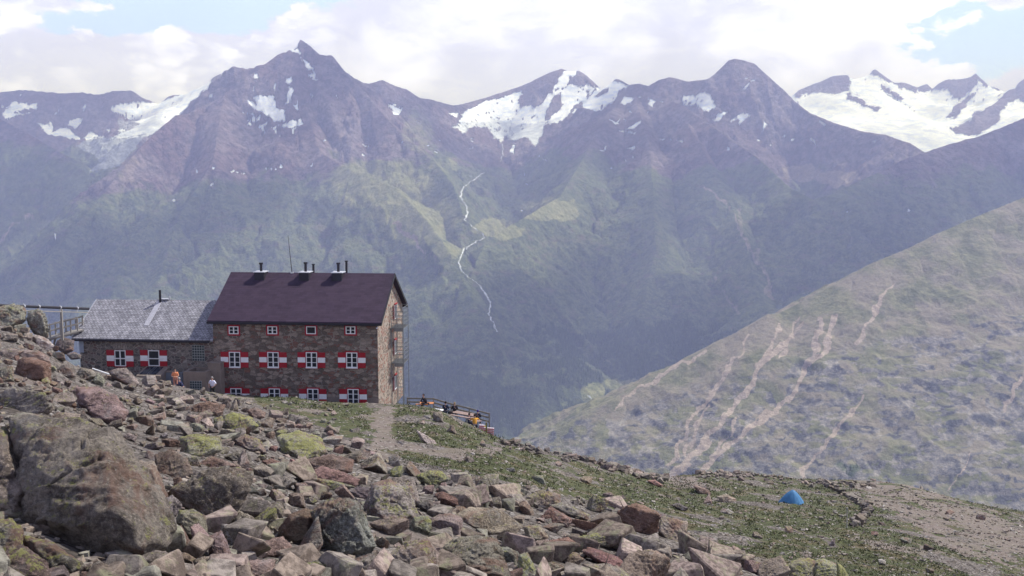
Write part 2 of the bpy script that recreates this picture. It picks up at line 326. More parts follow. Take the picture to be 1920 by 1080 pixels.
# vegetation, woods, screes; meadow and scree also carry painted sunlit patches
nz = fbm2(MX / 900, MY / 900, 6, 12, .6); nz2 = fbm2(MX / 110, MY / 110, 4, 15)
grass = sstep(-MZ + nz * 300 + nz2 * 60, -190, 90)
grass *= sstep(MY, 9000, 6500)
forest = sstep(-MZ + nz * 110 + nz2 * 90, 560, 640) * sstep(MZ, FLOOR - 10, FLOOR + 30) * (MW < 90) * sstep(fbm2(MX / 160, MY / 160, 5, 23, .65), -.5, .1)
meadow = np.zeros(MX.shape)
scree = np.zeros(MX.shape)
sx = PX + fbm2(PX / 22, PY / 22, 4, 42) * 14; sy = PY + fbm2(PX / 22, PY / 22, 4, 44) * 10
nearhill = (MY < 2600) & ((MW == 14) | (MW == 15) | (MW == 16))
def streak(pts, w0, w1, on=nearhill, val=1.0, soft=3):
    P = list(pts); xs = [p[0] for p in P]; ys = [p[1] for p in P]
    m = on & (sx > min(xs) - 30) & (sx < max(xs) + 30) & (sy > min(ys) - 30) & (sy < max(ys) + 30)
    idx = np.nonzero(m)
    if not len(idx[0]): return
    d = seg_dist(sx[idx], sy[idx], P)
    f = np.clip((sy[idx] - min(ys)) / (max(ys) - min(ys) + 1), 0, 1); wd = w0 + (w1 - w0) * f
    scree[idx] = np.maximum(scree[idx], val * (1 - sstep(d, wd * np.where(on[idx] & (MY[idx] < 2700), .62, 1.0), wd * np.where(MY[idx] < 2700, .62, 1.0) + soft)))
streak(c5([(322,600),(270,690),(220,760),(170,850),(132,930)]), 5, 4)
streak(c5([(262,730),(215,830),(180,890)]), 2, 3)
streak(c5([(580,455),(520,512),(440,585),(400,660),(340,740),(280,820),(190,915),(150,960)]), 3, 11)
streak(c5([(500,450),(480,520),(430,590)]), 2, 4)
streak(c5([(690,430),(650,540),(595,600),(545,680),(480,745),(390,805),(300,885),(235,945)]), 4, 6)
streak(c5([(640,440),(625,520),(600,590)]), 6, 4)
streak(c5([(870,330),(830,380),(800,440),(752,520)]), 4, 4, val=.8)
streak(c5([(360,770),(300,860),(255,930)]), 2, 3)
streak(c5([(775,695),(735,760),(660,830),(600,905),(580,970)]), 3, 5, val=.8)
streak(c5([(1320,600),(1270,690),(1238,742)]), 5, 3, val=.8)
streak(c5([(560,430),(520,520),(500,560)]), 3, 3, val=.7)
streak(c5([(390,500),(350,570),(320,610)]), 3, 4, val=.7)
streak([(1320,655),(1240,705),(1180,745),(1150,772)], 2.5, 2, val=.9)
streak(c5([(1130,880),(1110,940),(1060,1000)]), 1, 1, val=.7)
everywhere = MY > 2600
for q, a, b, v in (([(1390,390),(1400,440),(1430,500),(1445,560)], 3, 2, .5), ([(1180,390),(1120,460)], 1, 2, .4), ([(735,420),(790,462),(815,480)], 3, 3, .8),
                   ([(0,470),(20,430),(60,400)], 2, 2, .6), ([(1330,355),(1380,400),(1410,470),(1440,540)], 1.5, 1, .6), ([(1060,610),(1090,640),(1170,700)], 1, 1, .4), ([(640,470),(700,560),(740,600)], 1, 1, .4),
                   ([(1340,520),(1390,590)], 1, 2, .5), ([(1150,300),(1000,350),(900,330)], 2, 2, .3)):
    streak(q, a, b, everywhere & (MY < 6000), v)
def blob(arr, cx, cy, rx, ry, val=1.0, on=everywhere):
    d = np.hypot((sx - cx) / rx, (sy - cy) / ry); arr[:] = np.where(on, np.maximum(arr, val * (1 - sstep(d, .55, 1.1))), arr)
blob(scree, 1500, 325, 60, 22, .8); blob(scree, 1570, 335, 48, 18, .8); blob(scree, 240, 310, 22, 60, .45)  # moraine and ridge scree, with sunlit patches painted in as paler colour
blob(meadow, 710, 345, 130, 60, .75); blob(meadow, 780, 410, 100, 65, .75); blob(meadow, 840, 470, 40, 28, .6); blob(meadow, 930, 430, 60, 22); blob(meadow, 1030, 395, 70, 26)  # pasture; sunlit stretches of the slope are painted in with it
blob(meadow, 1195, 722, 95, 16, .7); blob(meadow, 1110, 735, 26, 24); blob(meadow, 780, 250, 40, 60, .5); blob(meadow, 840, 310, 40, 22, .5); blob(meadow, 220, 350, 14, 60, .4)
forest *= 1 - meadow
crag = sstep(rid2(PX / 34 , PY / 13, 4, 66) + (SL - .65) * .5, .12, .45) * nearhill * sstep(PY + (PX - 1700) * .25, 560, 700)
forest = np.where(nearhill, sstep(fbm2(MX / 130, MY / 130, 5, 19, .6) + (-MZ - 520) / 900, .22, .5) * .75, forest)
forest = np.where(MW == 99, 0, forest)
MV = np.stack([MX, MY, MZ], -1).reshape(-1, 3)
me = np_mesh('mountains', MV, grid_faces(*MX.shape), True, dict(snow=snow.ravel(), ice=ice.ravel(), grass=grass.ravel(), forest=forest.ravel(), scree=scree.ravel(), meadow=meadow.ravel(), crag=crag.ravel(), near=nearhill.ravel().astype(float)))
def attr(nt, n): return N(nt, 'ShaderNodeAttribute', attribute_name=n).outputs['Fac']
def newmat(name, rough=0.9):
    m = bpy.data.materials.new(name); m.use_nodes = True; nt = m.node_tree; nt.nodes.clear()
    b = N(nt, 'ShaderNodeBsdfPrincipled', {'Roughness': rough}); b.inputs['Specular IOR Level'].default_value = 0.25
    N(nt, 'ShaderNodeOutputMaterial', {0: b.outputs[0]})
    return m, nt, b
m_mtn, nt, b = newmat('mountainside', 0.95)
P = N(nt, 'ShaderNodeNewGeometry').outputs['Position']
na = noise(nt, P, .004, 8, .62); nb = noise(nt, P, .03, 8, .7); ncx = noise(nt, vmul(nt, P, (1, 1, 2.5)), .012, 8, .7)
nf = noise(nt, P, .12, 6, .75)
rock = mixc(nt, smooth(nt, na, .35, .65), (.12, .08, .092), (.19, .16, .18))
rock = mixc(nt, smooth(nt, nb, .40, .60), vmul(nt, rock, (.6, .6, .62)), vmul(nt, rock, (1.45, 1.4, 1.35)))
gr = mixc(nt, smooth(nt, nb, .34, .66), (.06, .09, .038), (.17, .20, .085))
gr = mixc(nt, smooth(nt, ncx, .5, .7), gr, (.16, .14, .10))
def blendm(f, amt=.7): return smooth(nt, mth(nt, 'ADD', f, mth(nt, 'MULTIPLY', mth(nt, 'SUBTRACT', ncx, .5), amt)), .32, .68)
col = mixc(nt, blendm(attr(nt, 'grass'), 1.2), rock, gr)
nh = attr(nt, 'near')
ngr = mixc(nt, smooth(nt, nb, .34, .66), (.105, .115, .05), (.20, .195, .105))
ngr = mixc(nt, smooth(nt, noise(nt, P, .011, 6, .65), .42, .62), ngr, (.225, .195, .145))
col = mixc(nt, nh, col, ngr)
md = mixc(nt, smooth(nt, nb, .3, .7), (.17, .20, .075), (.36, .355, .18))  # dry pasture, brightened so its colour carries the sunlit patches
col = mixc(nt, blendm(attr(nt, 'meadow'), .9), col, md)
cr = mixc(nt, smooth(nt, nb, .38, .62), (.055, .06, .065), (.29, .265, .23))
col = mixc(nt, blendm(attr(nt, 'crag'), 1.0), col, cr)
fo = mixc(nt, smooth(nt, noise(nt, P, .06, 5, .7), .4, .65), (.055, .08, .042), (.11, .14, .062))
col = mixc(nt, blendm(attr(nt, 'forest'), 1.1), col, fo)
sc_ = mixc(nt, smooth(nt, nb, .3, .7), (.27, .215, .17), (.44, .36, .295))
col = mixc(nt, blendm(attr(nt, 'scree'), .75), col, sc_)
icec = mixc(nt, smooth(nt, ncx, .4, .65), (.34, .38, .44), (.62, .66, .72))
col = mixc(nt, smooth(nt, attr(nt, 'snow'), .35, .65), col, mixc(nt, smooth(nt, ncx, .38, .54), (.60, .69, .84), (.88, .92, .99)))
col = mixc(nt, attr(nt, 'ice'), col, icec)
nfw = mth(nt, 'SUBTRACT', .28, mth(nt, 'MULTIPLY', nh, .04))
col = mixc(nt, mth(nt, 'MULTIPLY', smooth(nt, nf, .47, .38), nfw), col, vmul(nt, col, (.35, .37, .4)))
col = mixc(nt, mth(nt, 'MULTIPLY', smooth(nt, nf, .53, .62), nfw), col, vmul(nt, col, (1.8, 1.75, 1.7)))
nt.links.new(col, b.inputs['Base Color'])
sn = attr(nt, 'snow')
bh = mth(nt, 'MULTIPLY', mth(nt, 'MULTIPLY', noise(nt, vmul(nt, P, (1, 1, .6)), .02, 10, .68), mth(nt, 'SUBTRACT', 1.0, mth(nt, 'MULTIPLY', nh, .72))), mth(nt, 'SUBTRACT', 1.0, mth(nt, 'MULTIPLY', sn, .93)))
bp = N(nt, 'ShaderNodeBump', {'Height': bh, 'Strength': 1.0, 'Distance': 60.0})
nt.links.new(bp.outputs[0], b.inputs['Normal'])
tag(link('mountains', me, m_mtn), kind='structure')

# height look-up on the mountain grid
def mtn_hit(px, py, lo=1000, hi=9000):
    Ys = np.concatenate([np.linspace(lo, 3000, 400), np.linspace(3005, hi, 900)]) if lo < 3000 else np.linspace(lo, hi, 1100)
    x, y, z = atn(px, py, Ys)
    ci = np.clip(np.searchsorted(tc, x / y), 1, len(tc) - 1); ri = np.clip(np.searchsorted(rowsY, y), 1, len(rowsY) - 1)
    fx = (x / y - tc[ci - 1]) / (tc[ci] - tc[ci - 1]); fy = (y - rowsY[ri - 1]) / (rowsY[ri] - rowsY[ri - 1])
    g = (MZ[ri - 1, ci - 1] * (1 - fx) + MZ[ri - 1, ci] * fx) * (1 - fy) + (MZ[ri, ci - 1] * (1 - fx) + MZ[ri, ci] * fx) * fy
    h = np.nonzero(g >= z)[0]
    if not len(h): return None
    i = h[0]; return Vector((float(x[i]), float(y[i]), float(g[i])))
# the torrent: a ribbon of white water lying on the slope
m_foam, nt, b = newmat('white water', .5)
Pp = N(nt, 'ShaderNodeNewGeometry').outputs['Position']
nt.links.new(mixc(nt, smooth(nt, noise(nt, Pp, .05, 5, .7), .35, .65), (.25, .28, .28), (.75, .78, .8)), b.inputs['Base Color'])
def ribbon(name, pts, wpx):
    rnd = random.Random(len(pts)); Q = []
    for (x0, y0), (x1, y1) in zip(pts[:-1], pts[1:]):
        n = max(2, int(math.hypot(x1 - x0, y1 - y0) / 3.0))
        for i in range(n):
            t = i / n; Q.append((x0 + (x1 - x0) * t + rnd.uniform(-1.6, 1.6), y0 + (y1 - y0) * t))
    Q.append(pts[-1]); V = []
    H = [h for h in (mtn_hit(x, y, 2500, 7000) for x, y in Q) if h]
    for i, h in enumerate(H):
        a, c = H[max(0, i - 1)], H[min(len(H) - 1, i + 1)]; d = Vector((c.x - a.x, c.y - a.y)); d = d.normalized() if d.length > 0 else Vector((0, -1))
        wd = wpx * h.y / F * rnd.uniform(.35, 1.4); n = Vector((1, 0)) if abs(d.y) > .3 else Vector((-d.y, d.x))
        for s in (-.5, .5): V.append((h.x + n.x * s * wd, h.y + n.y * s * wd - 3, h.z + 5))
    Fc = [(2 * i, 2 * i + 1, 2 * i + 3, 2 * i + 2) for i in range(len(H) - 1) if (H[i] - H[i + 1]).length < 400]
    tag(link(name, np_mesh(name, np.array(V), np.array(Fc), True), m_foam), kind='structure')
ribbon('mountain_torrent', [(907,326),(880,345),(866,357),(864,372),(874,388),(876,400),(872,414),(885,428),(903,438),(909,449),(893,456),(874,468),(862,486),(861,500),(866,513)], 3.1)
ribbon('mountain_torrent', [(899,538),(908,550),(920,572),(916,594),(927,612),(932,626)], 3.3)
ribbon('mountain_torrent', [(866,513),(878,522),(899,538)], 1.6)
ribbon('mountain_torrent', [(942,272),(944,290),(938,305)], 1.3)
ribbon('valley_river', [(1104,746),(1112,754),(1124,762)], 5)
# far-off woods: small conifers standing in the wooded belts
def wood(name, mask, n, hmin, hmax, seed):
    rg = np.random.default_rng(seed); ok = np.nonzero(mask.ravel())[0]
    area = (np.gradient(MY, axis=0) * np.gradient(MX, axis=1)).ravel()[ok]
    ch = rg.choice(ok, size=n, p=area / area.sum()); base = MV[ch] + np.stack([rg.uniform(-6, 6, n), rg.uniform(-3, 3, n), np.full(n, -2.0)], -1)
    h = rg.uniform(hmin, hmax, n); r = h * rg.uniform(.16, .25, n); k = 5
    ang = np.arange(k) * 2 * np.pi / k; ring = np.stack([np.cos(ang), np.sin(ang), np.zeros(k)], -1)
    a = rg.uniform(0, 6, n); ca, sa = np.cos(a), np.sin(a)
    Vt = np.zeros((n, k + 1, 3)); Vt[:, :k, 0] = (ring[None, :, 0] * ca[:, None] - ring[None, :, 1] * sa[:, None]) * r[:, None]; Vt[:, :k, 1] = (ring[None, :, 0] * sa[:, None] + ring[None, :, 1] * ca[:, None]) * r[:, None]
    Vt[:, k, 2] = h; Vt += base[:, None]
    f = np.array([(i, (i + 1) % k, k) for i in range(k)]); Fc = (f[None] + (np.arange(n) * (k + 1))[:, None, None]).reshape(-1, 3)
    tone = np.repeat(rg.uniform(0, 1, n), k + 1)
    return link(name, np_mesh(name, Vt.reshape(-1, 3), Fc, False, dict(tone=tone)), m_tree)
m_tree, nt, b = newmat('conifers', .9)
nt.links.new(mixc(nt, attr(nt, 'tone'), (.05, .078, .04), (.10, .135, .06)), b.inputs['Base Color'])
inv = (PX > 300) & (PX < 1750) & (PY < 1000)
tag(wood('forest', (forest > .5) & (MY > 2600) & (MY < 4600) & inv & (fbm2(MX / 90, MY / 90, 4, 29) > -.15), 36000, 8, 17, 3), 'dark conifer forest on the lower valley side beyond the hut', 'forest', kind='stuff')
tag(wood('forest', (forest > .45) & nearhill & (PX > 900) & (PX < 2000) & (PY > 640), 5000, 3.5, 8, 4), 'scattered conifers and scrub on the nearer right-hand flank', 'forest', kind='stuff')
# ------------------------------------------------------------------ the ground we stand on
COLS = {
 -500: [(1080,6),(900,9),(760,14),(680,22),(600,38),(560,60)],
 0: [(1080,6.3),(950,8.3),(850,11),(760,16),(700,22),(650,34),(618,45),(600,56)],
 90: [(1080,6.8),(950,8.8),(850,12),(760,18),(705,26),(668,40),(648,55)],
 150: [(1080,7),(950,9.3),(850,13),(770,21),(728,32),(703,50),(690,70),(685,84)],
 230: [(1080,7.3),(950,10),(850,14.5),(775,26),(738,40),(712,60),(702,77),(700,86)],
 300: [(1080,7.5),(950,10.5),(850,16),(785,30),(755,42),(726,60),(720,77),(716,86)],
 400: [(1080,8),(950,12),(850,18),(790,32),(762,48),(742,62),(741,77),(737,88)],
 450: [(1080,8),(950,12.5),(850,20),(790,36),(764,52),(747,68),(747,78),(742,88)],
 560: [(1080,8.5),(960,14),(900,20),(850,28),(800,46),(768,62),(750.5,74),(751,80),(744,92)],
 715: [(1080,9.5),(960,16),(900,24),(855,34),(800,55),(770,70),(756,80),(748,92)],
 820: [(1080,10.5),(960,18),(900,27),(855,38),(810,54),(780,68),(766,80),(763,84)],
 925: [(1080,12),(960,22),(900,32),(855,48),(835,60),(820,76)],
 1100: [(1080,15),(1000,25),(950,36),(900,55),(870,75),(858,88)],
 1240: [(1080,19),(1000,33),(950,50),(920,70),(900,90),(894,98)],
 1300: [(1080,21),(1000,38),(960,52),(920,76),(895,98),(882,115)],
 1420: [(1080,26),(1000,46),(950,68),(920,88),(900,104),(886,118)],
 1500: [(1080,28),(1000,50),(960,68),(940,82),(915,100),(898,118)],
 1700: [(1080,36),(1000,60),(950,80),(920,98),(908,115)],
 1920: [(1080,46),(1000,72),(975,88),(961,100)],
 2500: [(1080,50),(1066,80),(1060,100)],
}
LG = np.linspace(math.log(3.0), math.log(330.0), 240)
TG = np.linspace(-1.2, 1.2, 481)
tks, sks = [], []
for cpx, L in sorted(COLS.items()):
    pts = [at(cpx, py, Y) for py, Y in L]
    ys = [p.y for p in pts]; zs = [p.z for p in pts]; xs = [p.x for p in pts]
    drop = 0.62
    t0 = xs[0] / ys[0]
    ys = [3.0] + ys; zs = [zs[0] * 0 - 1.7 - .16 * 3] + zs; xs = [t0 * 3] + xs
    ye, ze, te = ys[-1], zs[-1], xs[-1] / ys[-1]
    ext = [ye * 1.05, ye * 1.15, ye * 1.4, 340.0]
    zs += [ze - .30 * ye * .05, ze - .3 * ye * .05 - .5 * ye * .1, ze - .065 * ye - .6 * ye * .25, ze - .065 * ye - .6 * (340 - ye * 1.15)]; xs += [te * e for e in ext]; ys += ext
    Yg = np.exp(LG)
    tks.append(np.interp(LG, np.log(ys), np.array(xs) / np.array(ys)))
    sks.append(np.interp(LG, np.log(ys), np.array(zs) / np.array(ys)))
tks = np.array(tks); sks = np.array(sks)
TAB = np.stack([np.interp(TG, tks[:, j], sks[:, j]) for j in range(len(LG))], 1)    # [t, lnY]
def blur(a, s, ax):
    k = np.exp(-.5 * (np.arange(-3 * s, 3 * s + 1) / s) ** 2); k /= k.sum()
    pad = [(0, 0), (0, 0)]; pad[ax] = (3 * s, 3 * s); b = np.pad(a, pad, mode='edge')
    return np.apply_along_axis(lambda v: np.convolve(v, k, 'valid'), ax, b)
TAB = blur(blur(TAB, 3, 0), 1, 1)
def ground(X, Y):
    X = np.asarray(X, float); Y = np.asarray(Y, float)
    Yc = np.maximum(Y, 3.0); t = np.clip(X / Yc, -1.19, 1.19); l = np.log(np.minimum(Yc, 329))
    ti = (t - TG[0]) / (TG[1] - TG[0]); li = (l - LG[0]) / (LG[1] - LG[0])
    a = np.clip(ti.astype(int), 0, len(TG) - 2); c = np.clip(li.astype(int), 0, len(LG) - 2); fa, fc = ti - a, li - c
    s = (TAB[a, c] * (1 - fa) + TAB[a + 1, c] * fa) * (1 - fc) + (TAB[a, c + 1] * (1 - fa) + TAB[a + 1, c + 1] * fa) * fc
    z = s * Yc + np.where(Y < 3, (3 - Y) * .16, 0)
    amp = sstep(Yc, 5, 40)
    z = z + fbm2(X / 7, Y / 7, 5, 101, .55) * (.10 + .30 * amp) + rid2(X / 1.3, Y / 1.3, 4, 131, .6) * (.04 + .05 * amp)
    return z
def hit(px, py):
    px = np.atleast_1d(np.asarray(px, float)); py = np.atleast_1d(np.asarray(py, float))
    Ys = np.exp(np.linspace(math.log(5), math.log(140), 420)); out = np.full((len(px), 3), np.nan)
    x, y, z = ray(px, py)
    k = Ys[None, :] / y[:, None]; X = x[:, None] * k; Z = z[:, None] * k; G = ground(X, np.broadcast_to(Ys, X.shape))
    m = G >= Z; f = np.argmax(m, 1); ok = m.any(1)
    r = np.arange(len(px)); out[ok] = np.stack([X[r, f], Ys[f], G[r, f]], -1)[ok]
    return out
def hit1(px, py):
    h = hit([px], [py])[0]
    return Vector(h.tolist()) if not np.isnan(h[0]) else None
gY = np.concatenate([np.linspace(-25, 4, 20, endpoint=False), np.exp(np.linspace(math.log(4), math.log(150), 760)), np.exp(np.linspace(math.log(152), math.log(320), 30))])
gt = np.concatenate([np.linspace(-1.15, -.56, 60, endpoint=False), np.linspace(-.56, .56, 1000, endpoint=False), np.linspace(.56, 1.15, 60)])
GT, GY = np.meshgrid(gt, gY); GX = GT * np.sqrt(GY * GY + 9); GZ = ground(GX, GY)
gpx, gpy = proj(GX, np.maximum(GY, 1), GZ)
wgx = gpx + fbm2(GX / 1.5, GY / 2.5, 4, 201) * 22; wgy = gpy + fbm2(GX / 1.5 + 9, GY / 2.5, 4, 203) * 9
ggrass = np.zeros(GX.shape); gdirt = np.zeros(GX.shape)
def gp(arr, poly, v):
    arr[in_poly(wgx, wgy, poly)] = v
FIELD = [(-900,300),(80,560),(150,660),(300,700),(430,742),(520,760),(640,790),(700,845),(760,862),(830,880),(960,905),(1060,930),(1180,965),(1260,1000),(1400,1050),(1500,1100),(1500,1400),(-900,1400)]
ggrass[:] = 1; ggrass[in_poly(wgx, wgy, FIELD)] = 0.05
gnz = fbm2(GX / 3.5, GY / 5, 5, 211, .6); ggrass *= sstep(gnz, -.42, .0)
gp(ggrass, [(940,815),(1020,838),(1230,885),(1230,893),(1010,850),(930,830)], .35)
for pl in ([(700,745),(733,745),(738,800),(742,870),(690,870),(696,800)], [(690,835),(745,830),(830,850),(920,830),(960,828),(930,850),(850,872),(760,885),(690,880)],
           [(1590,898),(1700,903),(1760,925),(1850,955),(1925,990),(2300,1100),(2300,1160),(1925,1058),(1850,1042),(1760,1018),(1710,985),(1670,955),(1620,930)], [(1600,1000),(1660,1012),(1760,1015),(1850,1035),(1850,1048),(1740,1040),(1640,1030)],
           [(1240,888),(1290,890),(1360,925),(1330,930),(1250,905)], [(1100,862),(1240,890),(1240,900),(1120,880)], [(380,735),(470,742),(470,752),(380,748)]):
    gp(gdirt, pl, 1.0)
gdirt = np.maximum(gdirt, sstep(fbm2(GX / 2.2, GY / 4.5, 5, 219, .6), .28, .5) * .8)
gdirt *= sstep(fbm2(GX / 3.1, GY / 7, 5, 231, .6), -.35, .0) * .85 + .15
gp(ggrass, [(470,752),(690,752),(700,800),(660,820),(600,800),(520,775)], .75)
ggrass *= 1 - gdirt * .9
me = np_mesh('hillside', np.stack([GX, GY, GZ], -1).reshape(-1, 3), grid_faces(*GX.shape), True, dict(grass=ggrass.ravel(), dirt=gdirt.ravel()))
m_ground, nt, b = newmat('alpine ground', .95)
P = N(nt, 'ShaderNodeNewGeometry').outputs['Position']
n1 = noise(nt, P, .5, 8, .65); n2 = noise(nt, P, 3.0, 8, .7); n3 = noise(nt, P, 14, 6, .7)
grav = mixc(nt, smooth(nt, n2, .3, .7), (.055, .045, .038), (.16, .13, .11))
vo = N(nt, 'ShaderNodeTexVoronoi', {'Vector': P, 'Scale': 5.0, 'Randomness': 1.0}); vr = vo.outputs['Color']; vd = vo.outputs['Distance']
ve = N(nt, 'ShaderNodeTexVoronoi', {'Vector': P, 'Scale': 5.0}, feature='DISTANCE_TO_EDGE').outputs['Distance']
stone = mixc(nt, N(nt, 'ShaderNodeSeparateColor', {0: vr}).outputs[0], (.10, .082, .07), (.25, .22, .195))
grav = mixc(nt, smooth(nt, ve, .04, .12), vmul(nt, grav, (.5, .5, .5)), stone)
dirt = mixc(nt, smooth(nt, n2, .3, .7), (.13, .10, .085), (.235, .195, .17)); dirt = mixc(nt, smooth(nt, n1, .4, .65, 0, .6), dirt, (.16, .14, .10))
gg = mixc(nt, smooth(nt, n2, .32, .66), (.036, .042, .017), (.088, .096, .038))
gg = mixc(nt, smooth(nt, n1, .48, .66), gg, (.115, .092, .05))
nn = mth(nt, 'SUBTRACT', mth(nt, 'MULTIPLY_ADD', n3, .5, mth(nt, 'MULTIPLY', n2, .6)), .55)
gm = smooth(nt, mth(nt, 'ADD', attr(nt, 'grass'), mth(nt, 'MULTIPLY', nn, 1.3)), .35, .62)
dm = smooth(nt, mth(nt, 'ADD', attr(nt, 'dirt'), mth(nt, 'MULTIPLY', nn, .9)), .4, .7)
col = mixc(nt, dm, grav, dirt); col = mixc(nt, gm, col, gg)
peb = mth(nt, 'MULTIPLY', smooth(nt, N(nt, 'ShaderNodeSeparateColor', {0: vr}).outputs[1], .80, .84), smooth(nt, vd, .42, .3))
col = mixc(nt, peb, col, mixc(nt, n3, (.22, .19, .17), (.46, .43, .40)))
nt.links.new(col, b.inputs['Base Color'])
bh = mth(nt, 'MULTIPLY_ADD', peb, .5, mth(nt, 'MULTIPLY_ADD', n3, .35, n2))
nt.links.new(N(nt, 'ShaderNodeBump', {'Height': bh, 'Strength': 1.0, 'Distance': .16}).outputs[0], b.inputs['Normal'])
tag(link('hillside', me, m_ground), kind='structure')

# ------------------------------------------------------------------ rocks
bmi = bmesh.new(); ICO = {}
for sdv in (2, 3, 4, 5, 6):
    bm = bmesh.new(); bmesh.ops.create_icosphere(bm, subdivisions=sdv, radius=1)
    bm.verts.ensure_lookup_table()
    ICO[sdv] = (np.array([v.co[:] for v in bm.verts]), np.array([[v.index for v in f.verts] for f in bm.faces])); bm.free()
def rock_from_planes(Nn, H, half, sdv, seed, rough=.05, p=26, strat=None, cracks=1.0):
    D, Fc = ICO[sdv]
    q = np.maximum(D @ Nn.T, 0) / H[None, :]
    r = (q ** p).sum(1) ** (-1.0 / p)
    V = D * r[:, None] * half[None, :]
    s = float(np.mean(half)); U = V / s + seed * 3.7
    n = fbm3(U[:, 0] * 1.5, U[:, 1] * 1.5, U[:, 2] * 1.5, 3, seed)
    n2 = 1 - 2 * np.abs(fbm3(U[:, 0] * 5.5, U[:, 1] * 5.5, U[:, 2] * 5.5, 5, seed + 5, .68))
    st = Vector((math.sin(seed), math.cos(seed * 2.3), 1.2)).normalized() if strat is None else strat
    ts = U @ np.array(st[:]); lay = np.mod(ts * 4.5 + n * 1.6, 1.0) ** 2 - .4
    ck = np.abs(fbm3(U[:, 0] * 1.1 + 7, U[:, 1] * 1.1, U[:, 2] * 1.1, 3, seed + 21))
    crack = -np.exp(-(ck / .018) ** 2) * .9 * cracks
    disp = s * rough * (n * .45 + (n2 - .5) * 1.0 + lay * .9 + crack)
    nrm = V / np.linalg.norm(V, axis=1)[:, None]
    return V + nrm * disp[:, None], Fc
def rand_planes(rg):
    k = rg.integers(4, 9); Nn = []
    for i in range(3):
        a = rg.normal(0, .22, 3); e = np.zeros(3); e[i] = 1
        for s in (1, -1):
            v = e * s + a * s + rg.normal(0, .16, 3); Nn.append(v / np.linalg.norm(v))
    for _ in range(k):
        v = rg.normal(0, 1, 3); Nn.append(v / np.linalg.norm(v))
    Nn = np.array(Nn); H = np.concatenate([rg.uniform(.55, .78, 6), rg.uniform(.68, .98, k)])
    return Nn, H
def hull_planes(P):
    bm = bmesh.new()
    for p in P: bm.verts.new(p)
    bmesh.ops.convex_hull(bm, input=bm.verts); bm.normal_update()
    Nn, H = [], []
    for f in bm.faces:
        n = f.normal.copy(); h = n.dot(f.verts[0].co)
        if h < 0: n = -n; h = -h
        if h > 1e-3: Nn.append(n[:]); H.append(h)
    bm.free(); return np.array(Nn), np.array(H)
m_rock, nt, b = newmat('weathered gneiss', .92)
gm_ = N(nt, 'ShaderNodeNewGeometry'); P = gm_.outputs['Position']; oi = N(nt, 'ShaderNodeObjectInfo')
n0 = noise(nt, P, 1.1, 9, .62, .3); n1 = noise(nt, P, 5.0, 9, .68); n2 = noise(nt, P, 26, 9, .8)
rot = N(nt, 'ShaderNodeMapping', {'Vector': P, 'Rotation': (.5, .7, .3), 'Scale': (1, 1, 7)}, vector_type='TEXTURE')
rot.vector_type = 'POINT'
ns = noise(nt, rot.outputs[0], 2.6, 7, .65, .4)
f = mth(nt, 'MULTIPLY_ADD', n0, .9, mth(nt, 'MULTIPLY_ADD', n1, .8, mth(nt, 'MULTIPLY', ns, .25)))
f = smooth(nt, f, .82, 1.13)
oc = oi.outputs['Color']
base = mixc(nt, f, vmul(nt, oc, (.48, .45, .44)), vmul(nt, oc, (1.42, 1.40, 1.40)))
base = mixc(nt, smooth(nt, n2, .515, .60, 0, .7), base, vmul(nt, oc, (1.9, 1.85, 1.8)))
base = mixc(nt, smooth(nt, n2, .485, .40, 0, .62), base, vmul(nt, oc, (.32, .3, .3)))
rust = smooth(nt, noise(nt, P, 1.2, 9, .72, .6), .50, .62, 0, .75)
base = mixc(nt, rust, base, mixc(nt, n1, (.12, .06, .04), (.36, .22, .165)))
grey = smooth(nt, noise(nt, vmul(nt, P, (1.3, .8, 1.1)), 1.9, 9, .72, .4), .54, .64, 0, .42)
base = mixc(nt, grey, base, mixc(nt, n1, (.16, .155, .15), (.36, .345, .325)))
up = N(nt, 'ShaderNodeSeparateXYZ', {0: gm_.outputs['Normal']}).outputs[2]
lp = noise(nt, P, 2.3, 6, .65); ls = noise(nt, P, 15, 8, .8)
lm = mth(nt, 'ADD', mth(nt, 'MULTIPLY_ADD', lp, .75, mth(nt, 'MULTIPLY', ls, 1.5)), mth(nt, 'MULTIPLY_ADD', mth(nt, 'ADD', oi.outputs['Alpha'], .12), .26, mth(nt, 'MULTIPLY', up, .10)))
lm = smooth(nt, lm, 1.41, 1.52, 0, .85)
base = mixc(nt, lm, base, mixc(nt, n2, (.20, .20, .06), (.43, .42, .15)))
wl = smooth(nt, noise(nt, vmul(nt, P, (1.1, 1, .9)), 9, 7, .75), .62, .68, 0, .7)
base = mixc(nt, wl, base, (.40, .40, .35))
nt.links.new(base, b.inputs['Base Color'])
bh = mth(nt, 'MULTIPLY_ADD', n1, 1.0, mth(nt, 'MULTIPLY_ADD', n2, .65, mth(nt, 'MULTIPLY', ns, .3)))
nt.links.new(N(nt, 'ShaderNodeBump', {'Height': bh, 'Strength': 1.0, 'Distance': .11}).outputs[0], b.inputs['Normal'])
TINT = dict(grey=(.26, .222, .19), brown=(.225, .178, .142), rust=(.23, .145, .11), pink=(.285, .22, .19), pale=(.36, .325, .295), dark=(.12, .10, .095), red=(.235, .145, .13), olive=(.235, .22, .175))
WORD = dict(grey='grey', brown='brown', rust='rust-brown', pink='pinkish grey', pale='pale', dark='dark', red='dark red', olive='lichen-yellowed')
def set_tint(o, name, rg, lich):
    c = np.array(TINT[name]) * rg.uniform(.85, 1.15) * (1 + rg.normal(0, .04, 3)); o.color = (*np.clip(c, .02, .9).tolist(), lich)
used = []
